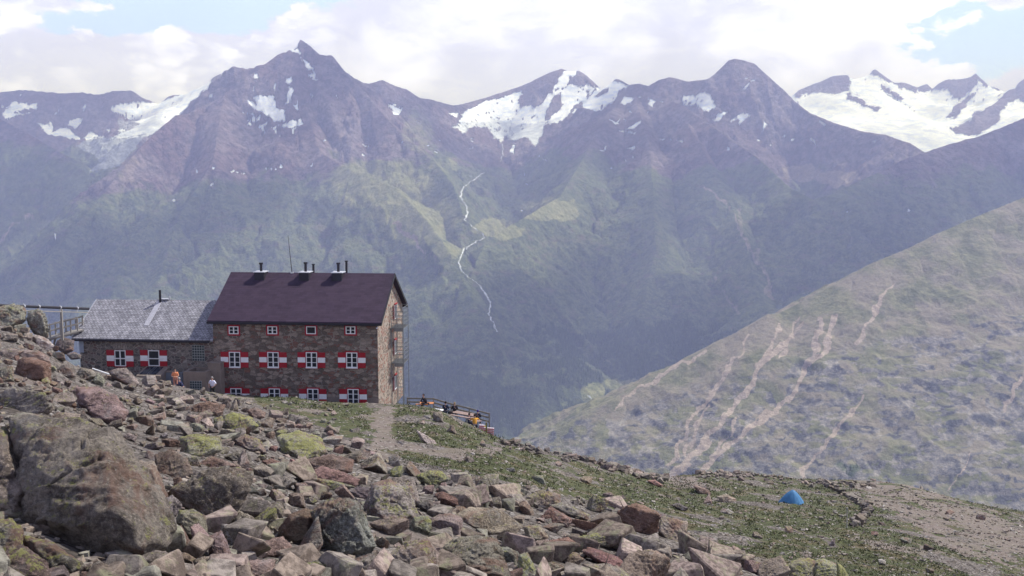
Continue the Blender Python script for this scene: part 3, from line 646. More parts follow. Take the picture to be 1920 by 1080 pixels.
def hero(outline, tint, lich, label, lean=.8, front=.32, thick=.7, sdv=5, dY=0.0, rough=.055, depth=None, pts=None):
    xs = np.array([p[0] for p in outline], float); ys = np.array([p[1] for p in outline], float)
    cx, cy = (xs.min() + xs.max()) / 2, (ys.min() + ys.max()) / 2; wpx, hpx = xs.max() - xs.min(), ys.max() - ys.min()
    if depth is None:
        h = hit1(min(max(cx, -300), 2200), min(ys.max() - .18 * hpx, 1130))
        Y0 = h.y if h else 60.0
    else: Y0 = depth
    xs = cx + (xs - cx) * 1.05; ys = cy + (ys - cy) * 1.05; outline = list(zip(xs, ys))
    Y0 += dY; s = Y0 / F; W, Hh = wpx * s, hpx * s; P3 = []
    for x, y in outline:
        up = (ys.max() - y) * s
        P3.append(at(x, y, Y0 + lean * (up - .45 * Hh)))
        a = .62
        if pts is None: P3.append(at(cx + (x - cx) * a, cy + (y - cy) * a, Y0 + lean * (up - .45 * Hh) * a - front * min(W, Hh) * 1.0))
        P3.append(at(cx + (x - cx) * .75, cy + (y - cy) * .75 + .1 * hpx, Y0 + lean * (up - .45 * Hh) + thick * min(W, Hh * 1.4)))
    for (x, y), o_ in (pts or []): P3.append(at(x, y, Y0 + lean * ((ys.max() - y) * s - .45 * Hh) - o_))
    c = sum(P3, Vector()) / len(P3); A = np.array([p[:] for p in P3]) - np.array(c[:]); half = np.abs(A).max(0)
    Nn, H = hull_planes([Vector(v) for v in (A / half)])
    sd = len(used) + 3; V, Fc = rock_from_planes(Nn, H, half, sdv, sd, rough, p=70)
    o = link('boulder', np_mesh('boulder', V, Fc, True), m_rock, loc=c)
    set_tint(o, tint, np.random.default_rng(sd), lich); tag(o, label, 'boulder', 'boulders of the block field')
    used.append((cx, cy, wpx, hpx)); return o
bA, bB, bC, bD, bE = crop(0, 720, 3), crop(340, 740, 3.176), crop(700, 820, 3.84), crop(1150, 840, 4.267), crop(0, 560, 6.353)
HERO = [
 (bA([(75,200),(130,185),(300,200),(520,240),(650,290),(750,480),(930,640),(980,800),(940,900),(760,960),(660,1030),(560,1010),(400,920),(230,850),(150,760),(170,600),(120,430),(70,280)]), 'pink', .30, 'largest boulder of all, a huge sloping brown block with yellow lichen', dict(sdv=6, lean=.8, thick=.5, rough=.055, pts=[(p_, o_) for p_, o_ in zip(bA([(700,745),(420,700),(215,320),(560,430),(800,930),(250,760)]), (.50,.42,.12,.34,.35,.30))])),
 (bA([(-200,250),(30,240),(70,330),(180,640),(150,740),(60,780),(-200,780)]), 'pink', .30, 'pinkish boulder leaning against the left side of the huge brown block', {}),
 (bA([(-50,60),(60,20),(250,50),(272,110),(240,160),(120,165),(20,180),(-50,130)]), 'grey', .35, 'flat grey slab with a dark hollow beneath it, below the rust-coloured block', dict(lean=.5, front=-.1)),
 (bA([(430,20),(560,20),(640,60),(715,150),(700,200),(600,240),(500,200),(440,110)]), 'grey', .1, 'smooth pinkish grey hump just above the huge brown block', dict(lean=1.2)),
 (bA([(110,785),(290,790),(410,835),(300,850),(140,830)]), 'grey', .1, 'thin pale flake wedged under the left foot of the huge brown block', dict(lean=.3)),
 (bA([(135,850),(300,900),(470,1010),(430,1085),(280,1060),(140,930)]), 'olive', .7, 'long wedge-shaped lichen-covered rock under the huge brown block', {}),
 (bA([(-60,1010),(120,905),(260,1000),(290,1120),(-60,1120)]), 'brown', .45, 'rounded brown rock in the lower left corner of the view', {}),
 (bA([(-60,770),(60,760),(130,820),(120,900),(60,1000),(-60,1010)]), 'olive', .7, 'yellow-lichened rock stacked over the rounded one in the lower left corner', {}),
 (bA([(470,1030),(560,1000),(680,1050),(700,1130),(450,1130)]), 'grey', .25, 'grey rock right under the tip of the long lichen-covered wedge', {}),
 (bA([(700,1000),(880,940),(960,960),(1040,1060),(1000,1120),(690,1120)]), 'grey', .15, 'broad low grey slab right of the foot of the huge brown block', {}),
 (bA([(960,760),(1010,800),(1060,900),(1040,940),(960,940),(930,860)]), 'pink', .1, 'pinkish slab standing on edge against the right foot of the huge brown block', {}),
 (bA([(700,430),(860,440),(900,520),(960,680),(880,640),(780,560)]), 'grey', .2, 'steep narrow grey rock along the upper right edge of the huge brown block', dict(lean=.6)),
 (bA([(690,290),(730,275),(770,300),(760,325),(700,310)]), 'pale', -.3, 'small pale clean stone lying above the huge brown block', {}),
 (bA([(870,400),(960,370),(1050,420),(1085,500),(1000,560),(900,540)]), 'brown', .15, 'brown block with a dark underside upslope of the overhanging block', dict(front=0)),
 (bA([(250,200),(330,160),(450,170),(440,240),(330,250)]), 'grey', .2, 'small grey block in the notch above the top of the huge brown block', {}),
 (bA([(40,190),(130,160),(270,180),(250,230),(110,240)]), 'grey', .3, 'flat grey stone sitting on top of the left shoulder of the huge brown block', {}),
 (bB([(-15,690),(70,683),(140,720),(155,830),(100,890),(20,850),(-30,760)]), 'olive', .45, 'rounded olive-grey boulder tucked beneath the overhanging block', {}),
 (bB([(-60,560),(60,500),(180,440),(330,430),(430,460),(410,560),(330,650),(290,760),(180,810),(150,740),(60,690),(-60,600)]), 'grey', .35, 'big grey overhanging block with a rust patch, right of the huge brown block', dict(lean=.5, front=.15)),
 (bB([(155,850),(240,810),(290,930),(290,1010),(250,1010),(170,950)]), 'grey', -.1, 'grey stone standing on end below the overhanging block', {}),
 (bB([(240,770),(340,780),(392,850),(370,890),(290,900),(240,830)]), 'pale', -.2, 'pale angular stone beside the one standing on end', {}),
 (bB([(275,700),(310,675),(430,730),(440,780),(400,810),(290,750)]), 'pale', -.4, 'bright pale flat slab catching the light right of the overhanging block', dict(lean=.7)),
 (bB([(320,640),(370,625),(465,680),(460,720),(400,700)]), 'pale', -.2, 'small pale slab just above the bright flat one', {}),
 (bB([(580,800),(640,720),(740,675),(795,700),(775,880),(690,925),(640,880),(585,845)]), 'brown', -.1, 'upright clean brown boulder leaning on the big lobed grey boulder', dict(lean=.25)),
 (bB([(780,700),(860,630),(960,625),(1060,650),(1100,800),(1150,900),(1100,960),(1020,1010),(940,990),(880,900),(800,840)]), 'grey', .25, 'big lobed grey boulder with a deep dark hole at its left', dict(sdv=6, lean=.5, rough=.08)),
 (bB([(480,395),(540,380),(620,415),(600,450),(520,450)]), 'red', -.4, 'flat dark red stone among yellow-lichened rocks in the middle of the field', {}),
 (bB([(570,250),(700,215),(830,260),(862,340),(740,415),(690,405),(600,335)]), 'olive', .95, 'large flat boulder covered in yellow lichen, left of the lower end of the footpath', dict(lean=1.3)),
 (bB([(205,160),(300,105),(410,130),(460,185),(400,230),(300,240)]), 'olive', .9, 'hump-backed boulder topped with yellow lichen below the left end of the main house', {}),
 (bB([(390,95),(440,75),(500,105),(495,135),(430,155)]), 'brown', -.2, 'brown rock next to the hump-backed yellow-lichened boulder', {}),
 (bB([(-5,255),(90,235),(230,250),(240,330),(120,390),(10,370)]), 'olive', .8, 'wide lichen-covered boulder upslope from the overhanging block', dict(lean=1.2)),
 (bB([(290,260),(380,235),(470,270),(510,350),(430,350),(340,310)]), 'grey', .45, 'long grey rock leaning between two yellow-lichened boulders', {}),
 (bB([(255,370),(340,330),(410,360),(420,420),(320,420)]), 'grey', .35, 'grey rock behind the long tan slab', {}),
 (bB([(640,470),(760,385),(900,355),(1020,390),(1010,460),(900,470),(760,500)]), 'red', .0, 'long red ridge-like rock, the upper of two, at the lower end of the footpath', dict(lean=1.0)),
 (bB([(700,500),(840,425),(960,460),(1060,505),(1040,545),(900,520),(780,520)]), 'red', -.1, 'long red rock, the lower of two, at the lower end of the footpath', dict(lean=1.0)),
 (bB([(780,495),(900,510),(1030,545),(960,585),(820,575)]), 'olive', .75, 'low slab with yellow lichen just below the two long red rocks', {}),
 (bB([(1000,580),(1060,545),(1195,570),(1190,630),(1080,638),(1030,615)]), 'dark', .1, 'dark brown shaded boulder right of the low yellow-lichened slab', {}),
 (bB([(1190,520),(1260,495),(1380,500),(1420,640),(1340,700),(1200,630)]), 'grey', .3, 'tall steep grey boulder with a flat face in the centre of the block field', dict(lean=.5)),
 (bB([(560,520),(630,475),(690,520),(600,575)]), 'pale', -.2, 'pointed pale stone in the trough in the middle of the field', {}),
 (bB([(670,530),(740,525),(775,560),(740,610),(690,590)]), 'pink', -.3, 'rounded pink stone next to the pointed pale one', {}),
 (bB([(618,680),(645,590),(720,585),(742,672)]), 'brown', -.1, 'small wedge of brown rock standing above the upright brown boulder', dict(lean=.2)),
 (bB([(-10,90),(60,75),(150,40),(260,60),(240,125),(120,105),(20,110)]), 'rust', .0, 'rust-brown overhanging rock in front of the wall of the low stone wing', dict(front=.1)),
 (bB([(75,420),(180,365),(345,425),(250,462),(80,455)]), 'pink', .05, 'long flat tan slab lying behind the overhanging block', {}),
 (bB([(720,1010),(800,990),(900,1010),(1010,1110),(700,1110)]), 'olive', .55, 'brown boulder with a bright yellow lichen spot on the bottom edge of the view', {}),
 (bB([(1010,1080),(1035,980),(1155,940),(1250,1110),(1000,1110)]), 'grey', .45, 'grey triangular boulder on the bottom edge below the big lobed boulder', {}),
 (bB([(330,1080),(400,990),(550,980),(552,1110),(330,1110)]), 'pink', -.2, 'flat pinkish slab on the bottom edge left of a square dark gap', {}),
 (bB([(440,890),(600,845),(700,950),(560,980),(380,985)]), 'pink', -.2, 'smooth pale-pink slab below the upright brown boulder', dict(lean=1.2)),
 (bB([(-60,840),(0,780),(80,920),(60,985),(-60,960)]), 'grey', -.1, 'grey wedge left of the stone standing on end', {}),
 (bB([(80,980),(200,960),(250,1060),(170,1110),(60,1080)]), 'grey', -.1, 'grey block on the bottom edge under the stone standing on end', {}),
 (bB([(560,1110),(600,1020),(720,1020),(740,1110)]), 'pale', -.2, 'pale rock on the bottom edge right of a square dark gap', {}),
 (bC([(0,340),(110,305),(250,370),(340,600),(260,655),(40,640),(-60,520)]), 'grey', .5, 'large grey-pink boulder flecked with lichen above the big flat-topped bottom boulder', dict(lean=1.1, sdv=6)),
 (bC([(80,880),(150,810),(250,750),(390,740),(440,830),(480,1030),(120,1030)]), 'grey', .42, 'grey boulder with two small dark holes just left of the widest slab', {}),
 (bC([(440,850),(600,735),(740,715),(880,740),(1000,1040),(500,1040)]), 'grey', .28, 'widest sloping grey slab on the bottom edge in the middle of the view', dict(sdv=6, lean=1.2)),
 (bC([(885,800),(960,790),(1045,830),(1050,960),(950,915)]), 'olive', .4, 'squared block below a black slot, right of the widest slab', dict(lean=.3)),
 (bC([(880,700),(960,680),(1090,740),(1150,790),(1040,800),(890,770)]), 'pink', .25, 'pinkish slab roofing a black slot, right of the widest slab', dict(front=0)),
 (bC([(1050,850),(1110,830),(1190,1000),(1180,1040),(1040,1040)]), 'olive', .55, 'narrow boulder with yellow lichen right of the squared block', {}),
 (bC([(1370,580),(1480,590),(1600,620),(1725,690),(1620,702),(1440,680)]), 'rust', .0, 'long brown slab with a black shadowed underside at the edge of the grass', dict(lean=-.2, front=-.15)),
 (bC([(1500,820),(1560,790),(1760,860),(1800,900),(1770,955),(1600,890)]), 'red', -.5, 'flat clean brick-red slab near the bottom right of the block field', dict(lean=1.2)),
 (bC([(1190,590),(1280,500),(1430,590),(1400,650),(1250,640)]), 'red', -.1, 'reddish domed boulder at the grass edge left of the long brown slab', {}),
 (bC([(860,380),(990,355),(1090,410),(1050,455),(940,455)]), 'olive', .5, 'flat pale lichened boulder at the upper edge of the block field', {}),
 (bC([(1105,430),(1200,380),(1340,410),(1345,475),(1240,520),(1120,485)]), 'grey', .6, 'domed grey-green boulder at the upper edge of the block field', {}),
 (bC([(1265,490),(1360,470),(1560,560),(1550,600),(1400,565)]), 'grey', .55, 'long tilted grey-green slab above the reddish domed boulder', {}),
 (bC([(550,372),(630,330),(622,375),(560,395)]), 'rust', -.5, 'small rust-red splinter standing on the stones at the grass edge', dict(lean=.1)),
 (bC([(450,385),(490,330),(520,325),(555,400),(500,420)]), 'pink', .1, 'pink-grey pointed rock left of the rust-red splinter', {}),
 (bC([(310,275),(400,240),(490,245),(550,300),(460,355),(440,385),(330,320)]), 'olive', .8, 'orange and yellow lichened boulder right of the footpath end', {}),
 (bC([(1190,925),(1290,895),(1400,940),(1330,990),(1200,975)]), 'olive', .3, 'low dark olive boulder left of the brick-red slab', {}),
 (bC([(1340,850),(1420,810),(1520,880),(1430,945),(1350,900)]), 'brown', .25, 'brown-grey block touching the brick-red slab', {}),
 (bC([(1350,1010),(1400,960),(1520,920),(1690,905),(1850,1005),(1860,1040),(1350,1040)]), 'grey', .6, 'broad low yellow-spotted boulder below the brick-red slab', {}),
 (bC([(590,560),(700,510),(900,520),(1080,640),(1000,700),(880,740),(640,640)]), 'pink', .2, 'broad reddish grey slab above the widest bottom slab', dict(lean=1.3)),
 (bC([(320,480),(400,450),(480,540),(440,565),(330,505)]), 'dark', -.1, 'dark grey leaning slab with a shaded side in the centre of the block field', {}),
 (bC([(690,400),(745,420),(742,505),(715,505),(675,430)]), 'rust', -.5, 'rust-red stone standing in a gap at the upper edge of the block field', {}),
 (bC([(1080,640),(1200,630),(1260,720),(1220,760),(1110,740)]), 'grey', .4, 'knobbly grey rock between the squared block and the long brown slab', {}),
 (bC([(1230,750),(1400,720),(1490,780),(1400,830),(1250,800)]), 'rust', .1, 'rock with an orange-brown face above the brown-grey block', {}),
 (bC([(1450,720),(1620,690),(1760,720),(1800,800),(1600,790)]), 'olive', .6, 'ridge of lichened rock under the long brown slab', {}),
 (bD([(430,960),(560,870),(690,1000),(700,1080),(450,1080)]), 'grey', .1, 'grey streaked rock on the bottom edge right of the brick-red slab', {}),
 (bD([(885,880),(960,780),(1045,830),(1035,925),(940,905)]), 'pink', -.3, 'pink angular boulder alone on the grass near the bottom of the view', dict(lean=.4)),
 (bD([(540,870),(600,830),(770,940),(765,1000),(650,935)]), 'dark', -.1, 'dark brown slab lying left of the pink angular boulder', {}),
 (bD([(1390,930),(1480,885),(1560,880),(1612,905),(1580,1040),(1560,1080),(1390,1080)]), 'olive', .75, 'left part of the big pale cracked boulder on the bottom edge in the grass', {}),
 (bD([(1615,905),(1680,885),(1780,930),(1775,1080),(1580,1080)]), 'olive', .7, 'right part of the big pale cracked boulder on the bottom edge in the grass', {}),
 (bD([(1790,915),(1845,955),(1880,1030),(1870,1080),(1790,1080)]), 'olive', .95, 'narrow yellow-green boulder at the right end of the cracked pale boulder', {}),
 (bD([(640,305),(660,295),(760,335),(785,385),(690,370)]), 'brown', .0, 'brown boulder on the meadow left of the blue tent', {}),
 (bD([(830,390),(900,370),(980,405),(975,450),(870,440)]), 'grey', .1, 'low grey boulder on the meadow between the brown boulder and the tent', {}),
 (bD([(460,455),(520,440),(600,480),(565,515)]), 'dark', .1, 'dark low boulder in the meadow below the brown boulder', {}),
 (bD([(270,260),(330,255),(400,300),(350,315)]), 'rust', -.3, 'reddish boulder on the bare ridge upslope of the brown boulder', {}),
 (bE([(155,1000),(220,740),(270,700),(380,700),(600,770),(605,1000),(420,990),(200,1020)]), 'rust', -.5, 'clean rust-coloured square block standing on the left slope', dict(lean=.3, rough=.035)),
 (bE([(-60,110),(60,85),(170,75),(260,95),(300,150),(300,250),(200,330),(60,380),(-60,380)]), 'olive', .4, 'big mossy outcrop under the dark pipe on the left skyline', dict(sdv=6, depth=54, rough=.09)),
 (bE([(340,160),(440,130),(490,140),(535,190),(555,270),(575,360),(570,450),(490,480),(430,430),(370,350),(330,250)]), 'olive', .3, 'squarish outcrop at the end of the left skyline, before the footbridge', dict(sdv=6, depth=54, lean=.3, rough=.09)),
 (bE([(1300,870),(1400,830),(1500,830),(1580,900),(1660,1010),(1600,1060),(1480,1020),(1330,930)]), 'grey', .15, 'grey boulder with a dark cleft in front of the solar panel box', {}),
 (bE([(870,960),(960,820),(1100,850),(1170,930),(1000,1000)]), 'grey', .1, 'grey boulder below the window nearest the footbridge', {}),
 (bE([(660,860),(760,780),(880,830),(900,930),(760,960),(660,930)]), 'grey', .2, 'grey boulder right of the rust-coloured square block', {}),
 (bE([(180,660),(260,610),(450,620),(560,680),(600,760),(380,700),(260,705),(190,695)]), 'grey', .2, 'long grey rock lying behind the rust-coloured square block', {}),
 (bE([(680,500),(760,460),(880,500),(875,620),(780,660),(660,580)]), 'dark', -.2, 'dark shaded rock under the footbridge', dict(depth=80)),
 (bE([(790,665),(880,635),(970,670),(960,715),(850,725)]), 'dark', -.2, 'dark rock at the left foot of the low stone wing', dict(depth=78)),
 (bE([(-40,620),(120,590),(290,620),(170,720),(120,740),(-40,740)]), 'grey', .15, 'flat grey rock on the left edge above the rust-coloured square block', {}),
 (bE([(-20,830),(150,800),(170,990),(-20,1030)]), 'grey', .3, 'grey rock at the left edge beside the rust-coloured square block', {}),
]
heroes = [hero(o, t, l, lb, **kw) for o, t, l, lb, kw in HERO]
# the rest of the block field: a set of rock shapes copied with their own turn, size and colour
protos = []
for i in range(16):
    rg = np.random.default_rng(500 + i); Nn, H = rand_planes(rg)
    half = np.array([rg.uniform(.85, 1.15), rg.uniform(.6, .95), rg.uniform(.42, .8)])
    V, Fc = rock_from_planes(Nn, H, half, 5, 40 + i, .07, p=60)
    me = np_mesh('boulder', V, Fc, True); me.materials.append(m_rock); protos.append(me)
rg = np.random.default_rng(77)
def place_rock(px, py, wpx, tint, lich, label, sink=.25, grp='boulders of the block field'):
    h = hit1(px, py)
    if h is None: return None
    s = wpx * h.y / F / 2.0
    o = bpy.data.objects.new('boulder', protos[int(rg.integers(16))]); COL.objects.link(o)
    o.scale = (s * rg.uniform(.85, 1.15), s * rg.uniform(.85, 1.15), s * rg.uniform(.8, 1.15))
    o.rotation_euler = (rg.normal(0, .35), rg.normal(0, .35), rg.uniform(0, 6.28))
    o.location = (h.x, h.y + .3 * s, h.z + s * .5 * (1 - 2 * sink))
    set_tint(o, tint, rg, lich); tag(o, label, 'boulder', grp); used.append((px, py, wpx, wpx * .6)); return o
def in_field(x, y): return bool(in_poly(np.array([x]), np.array([y]), [(-900,520),(0,600),(60,640),(150,672),(300,700),(430,752),(500,780),(560,800),(640,822),(690,850),(760,885),(900,910),(1060,940),(1180,975),(1260,1010),(1400,1060),(1500,1100),(-900,1120)])[0])
LAND = [(170,920,'the huge brown block'),(60,690,'the rust-coloured square block'),(440,920,'the overhanging grey block'),(650,995,'the big lobed grey boulder'),(555,985,'the upright brown boulder'),(570,840,'the largest yellow-lichened boulder'),
 (445,790,'the hump-backed yellow-lichened boulder'),(620,890,'the two long red rocks'),(730,945,'the lichen-flecked boulder above the bottom slabs'),(880,1040,'the widest bottom slab'),(1130,1045,'the brick-red slab'),(1100,985,'the black-undersided brown slab'),
 (1030,930,'the domed grey-green boulder'),(185,760,'the smooth pinkish grey hump'),(560,765,'the main house front'),(715,855,'the lower end of the footpath'),(850,912,'the rust-red splinter'),(1545,1060,'the cracked pale boulder'),(1375,1035,'the pink angular boulder'),
 (50,615,'the mossy skyline outcrop'),(230,705,'the grey boulder with a dark cleft'),(380,745,'the light shaft and pier'),(30,760,'the flat slab with a dark hollow'),(500,880,'the dark red flat stone'),(385,1060,'the square dark gap')]
nfill = 0; tries = 0; recs = []
while nfill < 205 and tries < 60000:
    tries += 1
    x = rg.uniform(-20, 1450); y = 600 + (1090 - 600) * rg.uniform(0, 1) ** .7
    if not in_field(x, y): continue
    if 300 < x < 430 and y < 752: continue
    base = (30 if x < 420 else 24) + 96 * sstep(y, 720, 1090) ** 1.1
    wpx = base * rg.lognormal(0, .26)
    if tries > 9000: wpx *= .8
    if tries > 25000: wpx *= .8
    ok = all(abs(x - a) > .40 * (c + wpx) * (.95 if tries < 12000 else .8) or abs(y - b_) > .38 * (d + wpx * .6) for a, b_, c, d in used)
    if not ok: continue
    tint = rg.choice(['grey', 'brown', 'pink', 'pale', 'olive', 'rust', 'dark', 'red'], p=[.40, .22, .14, .05, .08, .05, .04, .02])
    lich = {'olive': .7, 'rust': -.3, 'red': -.4, 'pale': -.2}.get(tint, rg.uniform(-.1, .5))
    sz = 'small' if wpx < base * .85 else 'mid-sized' if wpx < base * 1.3 else 'largish'
    o = place_rock(x, y, wpx, str(tint), lich, 'x')
    if o is None: continue
    dd = [(math.hypot((x - a), (y - b_) * 1.2), k) for k, (a, b_, n_) in enumerate(LAND)]; d_, k = min(dd); a, b_, n_ = LAND[k]
    side = ('right of ' if x > a else 'left of ') if abs(x - a) > abs(y - b_) * 1.1 else ('below ' if y > b_ else 'above ')
    recs.append((f'{sz} {WORD[str(tint)]} boulder {side}{n_}', d_, o)); nfill += 1
ORD = ['nearest', 'second nearest', 'third nearest', 'fourth nearest', 'fifth nearest', 'sixth nearest', 'seventh nearest', 'eighth nearest', 'ninth nearest']
by = {}
for r_ in recs: by.setdefault(r_[0], []).append(r_)
for k, L in by.items():
    L.sort(key=lambda r_: r_[1])
    for i, (lb, d_, o) in enumerate(L): o['label'] = lb if len(L) == 1 else ORD[min(i, 8)] + ' ' + lb
# single stones out on the meadow
for (x, y, wpx, tint, lb) in ((1328,945,22,'pink','pinkish stone on the meadow directly left of the tent slope'),(1100,906,26,'brown','brown stone on the slope above the block field edge'),(1010,832,16,'grey','grey stone on the rim of the slope right of the terrace'),
        (1188,880,20,'rust','rusty stone in the row along the right skyline dip'),(1212,888,16,'grey','grey stone in the row along the right skyline dip'),(1362,964,20,'pale','pale stone in the grass below and left of the tent'),
        (1700,1018,22,'olive','greenish stone beside the trail on the bare ground'),(1742,1033,30,'dark','dark stone below the trail on the bare ground'),(1640,1004,16,'red','small red stone in the grass right of the marker pole'),
        (1655,985,13,'dark','small dark stone near the drystone row end'),(1840,975,22,'grey','grey stone in the bare ground near the right edge'),(1780,965,18,'brown','brown stone in the bare ground right of the drystone row'),
        (960,888,18,'pale','pale stone standing upright in the grass right of the path'),(1048,874,22,'pink','pink stone in the grass above the block field'),(880,868,24,'grey','grey stone by the lower branch of the footpath'),
        (800,830,34,'pale','flat pale slab lying in the grass right of the footpath'),(790,795,14,'grey','grey stone in the grass close to the footpath'),(775,772,12,'pale','pale stone below the terrace left end'),
        (822,790,34,'grey','grey outcrop block just below the terrace tables'),(846,812,24,'brown','brown rock below the terrace tables'),(905,838,22,'grey','grey rock below the striped cloth'),(1010,905,26,'olive','lichened stone in the grass above the domed boulder'),
        (1140,935,30,'grey','grey stone amid grass above the long tilted slab'),(1240,975,28,'pink','pinkish stone in the grass right of the long brown slab'),(1290,1010,34,'olive','lichened stone in the grass above the pink angular boulder'),
        (1420,1010,24,'grey','grey stone in the meadow above the cracked pale boulder'),(1560,1025,22,'pale','pale flat stone in the green grass at lower right'),(1480,1000,18,'grey','grey stone in the grass below the tent'),
        (1655,1060,24,'pale','whitish stone in the green grass near the bottom right'),(1745,1075,22,'grey','grey stone in the grass on the bottom edge at right'),(1540,975,15,'grey','grey stone in the grass left of the marker pole')):
    place_rock(x, y, wpx, tint, .2, lb, .3, 'stones out on the meadow')
for (x, y, wpx) in ((1318,920,20),(1310,912,12),(1336,925,14)): pass

def scatter_mesh(name, pts, size, mat, sdv, seed, flat=(.35, .8), nproto=24, attrs=True, colours=None):
    rg = np.random.default_rng(seed); VL, FL = [], []
    for i in range(nproto):                                   # broken, sharp-edged stone shapes
        k_ = int(rg.integers(9, 15)); bx_ = rg.choice([-1, 1], (k_, 3)) * rg.uniform(.45, 1.0, (k_, 3)); bx_ *= np.array([1, rg.uniform(.55, .95), rg.uniform(*flat)])
        bm = bmesh.new()
        for p_ in bx_: bm.verts.new(p_)
        r_ = bmesh.ops.convex_hull(bm, input=bm.verts); bmesh.ops.delete(bm, geom=list({e for e in r_['geom_interior'] + r_['geom_unused'] if isinstance(e, bmesh.types.BMVert)}), context='VERTS')
        bmesh.ops.triangulate(bm, faces=bm.faces)
        if sdv > 2:
            bmesh.ops.bevel(bm, geom=list(bm.edges), offset=.05, segments=1, affect='EDGES'); bmesh.ops.triangulate(bm, faces=bm.faces)
            bmesh.ops.subdivide_edges(bm, edges=bm.edges, cuts=1, use_grid_fill=True); bmesh.ops.triangulate(bm, faces=bm.faces)
        bm.verts.ensure_lookup_table(); bm.verts.index_update(); v_ = np.array([v.co[:] for v in bm.verts])
        if sdv > 2: v_ = v_ * (1 + .05 * fbm3(v_[:, 0] * 2.5, v_[:, 1] * 2.5, v_[:, 2] * 2.5, 3, i))[:, None]
        VL.append(v_); FL.append(np.array([[v.index for v in f.verts] for f in bm.faces])); bm.free()
    K_ = rg.integers(0, nproto, len(pts)); outV, outF, outC, base_ = [], [], [], 0
    for i in range(nproto):
        m_ = K_ == i; n = int(m_.sum())
        if not n: continue
        V = np.broadcast_to(VL[i], (n,) + VL[i].shape); a = rg.uniform(0, 6.28, n); ca, sa = np.cos(a)[:, None], np.sin(a)[:, None]
        tl = rg.normal(0, .4, n)[:, None]; x, y, z = V[..., 0], V[..., 1], V[..., 2]
        y, z = y * np.cos(tl) - z * np.sin(tl), y * np.sin(tl) + z * np.cos(tl)
        V = np.stack([x * ca - y * sa, x * sa + y * ca, z], -1) * size[m_][:, None, None] + pts[m_][:, None, :]; L_ = len(VL[i])
        outV.append(V.reshape(-1, 3)); outF.append((FL[i][None] + (np.arange(n) * L_)[:, None, None]).reshape(-1, 3) + base_); outC.append(np.repeat(colours[m_], L_, 0)); base_ += n * L_
    return link(name, np_mesh(name, np.concatenate(outV), np.concatenate(outF), False, dict(tint=np.concatenate(outC))), mat)
m_peb, nt, b = newmat('loose stone', .92)
P = N(nt, 'ShaderNodeNewGeometry').outputs['Position']; tt = N(nt, 'ShaderNodeAttribute', attribute_name='tint').outputs['Color']
na_ = noise(nt, P, 9, 8, .7); cc = mixc(nt, smooth(nt, na_, .40, .60), vmul(nt, tt, (.6, .58, .58)), vmul(nt, tt, (1.35, 1.35, 1.35)))
cc = mixc(nt, smooth(nt, noise(nt, P, 3.5, 6, .7), .53, .61, 0, .45), cc, (.24, .24, .14))
nt.links.new(cc, b.inputs['Base Color'])
nt.links.new(N(nt, 'ShaderNodeBump', {'Height': na_, 'Strength': .7, 'Distance': .04}).outputs[0], b.inputs['Normal'])
TL = np.array(list(TINT.values()))
def tints(n, rg, pal=(0, 1, 7, 0, 1, 0, 3, 5, 1)): return TL[rg.choice(pal, n)] * rg.uniform(.5, 1.0, (n, 1))
rg = np.random.default_rng(9)
def sample(n, test, lo=6, x0=-60, x1=1980, y0=560, y1=1100):
    px = rg.uniform(x0, x1, n); py = rg.uniform(y0, y1, n); m = test(px, py); px, py = px[m], py[m]
    h = hit(px, py); ok = ~np.isnan(h[:, 0]) & (h[:, 1] > lo); return px[ok], py[ok], h[ok]
FP = [(-900,520),(0,590),(60,625),(150,655),(300,695),(430,738),(520,755),(640,780),(690,835),(760,870),(900,900),(1060,925),(1180,960),(1260,995),(1400,1045),(1500,1100),(-900,1120)]
def clear(px, py, f=.50):
    k = np.ones(len(px), bool)
    for a, b_, c, d in used: k &= np.hypot((px - a) / (c * f), (py - b_) / (d * f)) > 1
    return k
px, py, h = sample(8000, lambda x, y: in_poly(x, y, FP))
k = clear(px, py, .38); px, py, h = px[k], py[k], h[k]
near = sstep(py, 700, 1080); wp = (4 + 12 * rg.beta(1.2, 2.5, len(px))) * (1 + 1.6 * near); s = wp * h[:, 1] / F * .55
pt = h.copy(); pt[:, 2] += s * .1
tag(scatter_mesh('scree', pt, s, m_peb, 2, 21, colours=tints(len(s), rg)), 'loose angular stones filling the gaps between the boulders', 'scree', kind='stuff')
px, py, h = sample(4200, lambda x, y: in_poly(x, y, [(-900,520),(0,590),(60,625),(150,655),(300,710),(430,755),(520,775),(640,812),(690,848),(760,885),(900,910),(1060,940),(1180,965),(1260,1005),(1400,1055),(1500,1110),(-900,1120)]))
k = clear(px, py); px, py, h = px[k], py[k], h[k]
near = sstep(py, 720, 1080); wp = (14 + 20 * rg.beta(1.3, 2.0, len(px))) * (1 + 2.1 * near); s = wp * h[:, 1] / F * .55
pt = h.copy(); pt[:, 2] += s * .22
tag(scatter_mesh('rubble', pt, s, m_peb, 3, 31, colours=tints(len(s), rg, (0, 1, 1, 0, 1, 3, 7))), 'broken blocks heaped between and beneath the larger boulders', 'rubble', kind='stuff')
def meadow_test(x, y):
    m = ~in_poly(x, y, FP); nzv = fbm2(x / 60, y / 18, 3, 301); path = in_poly(x, y, [(696,750),(736,745),(742,870),(690,870)])
    return m & ((nzv > -.12) | (rg.uniform(0, 1, len(x)) < .3)) & (~path | (rg.uniform(0, 1, len(x)) < .12))
px, py, h = sample(15000, meadow_test, y0=735)
wp = 3 + 14 * rg.beta(1.1, 5, len(px)); s = wp * h[:, 1] / F * .5; pt = h.copy(); pt[:, 2] += s * .12
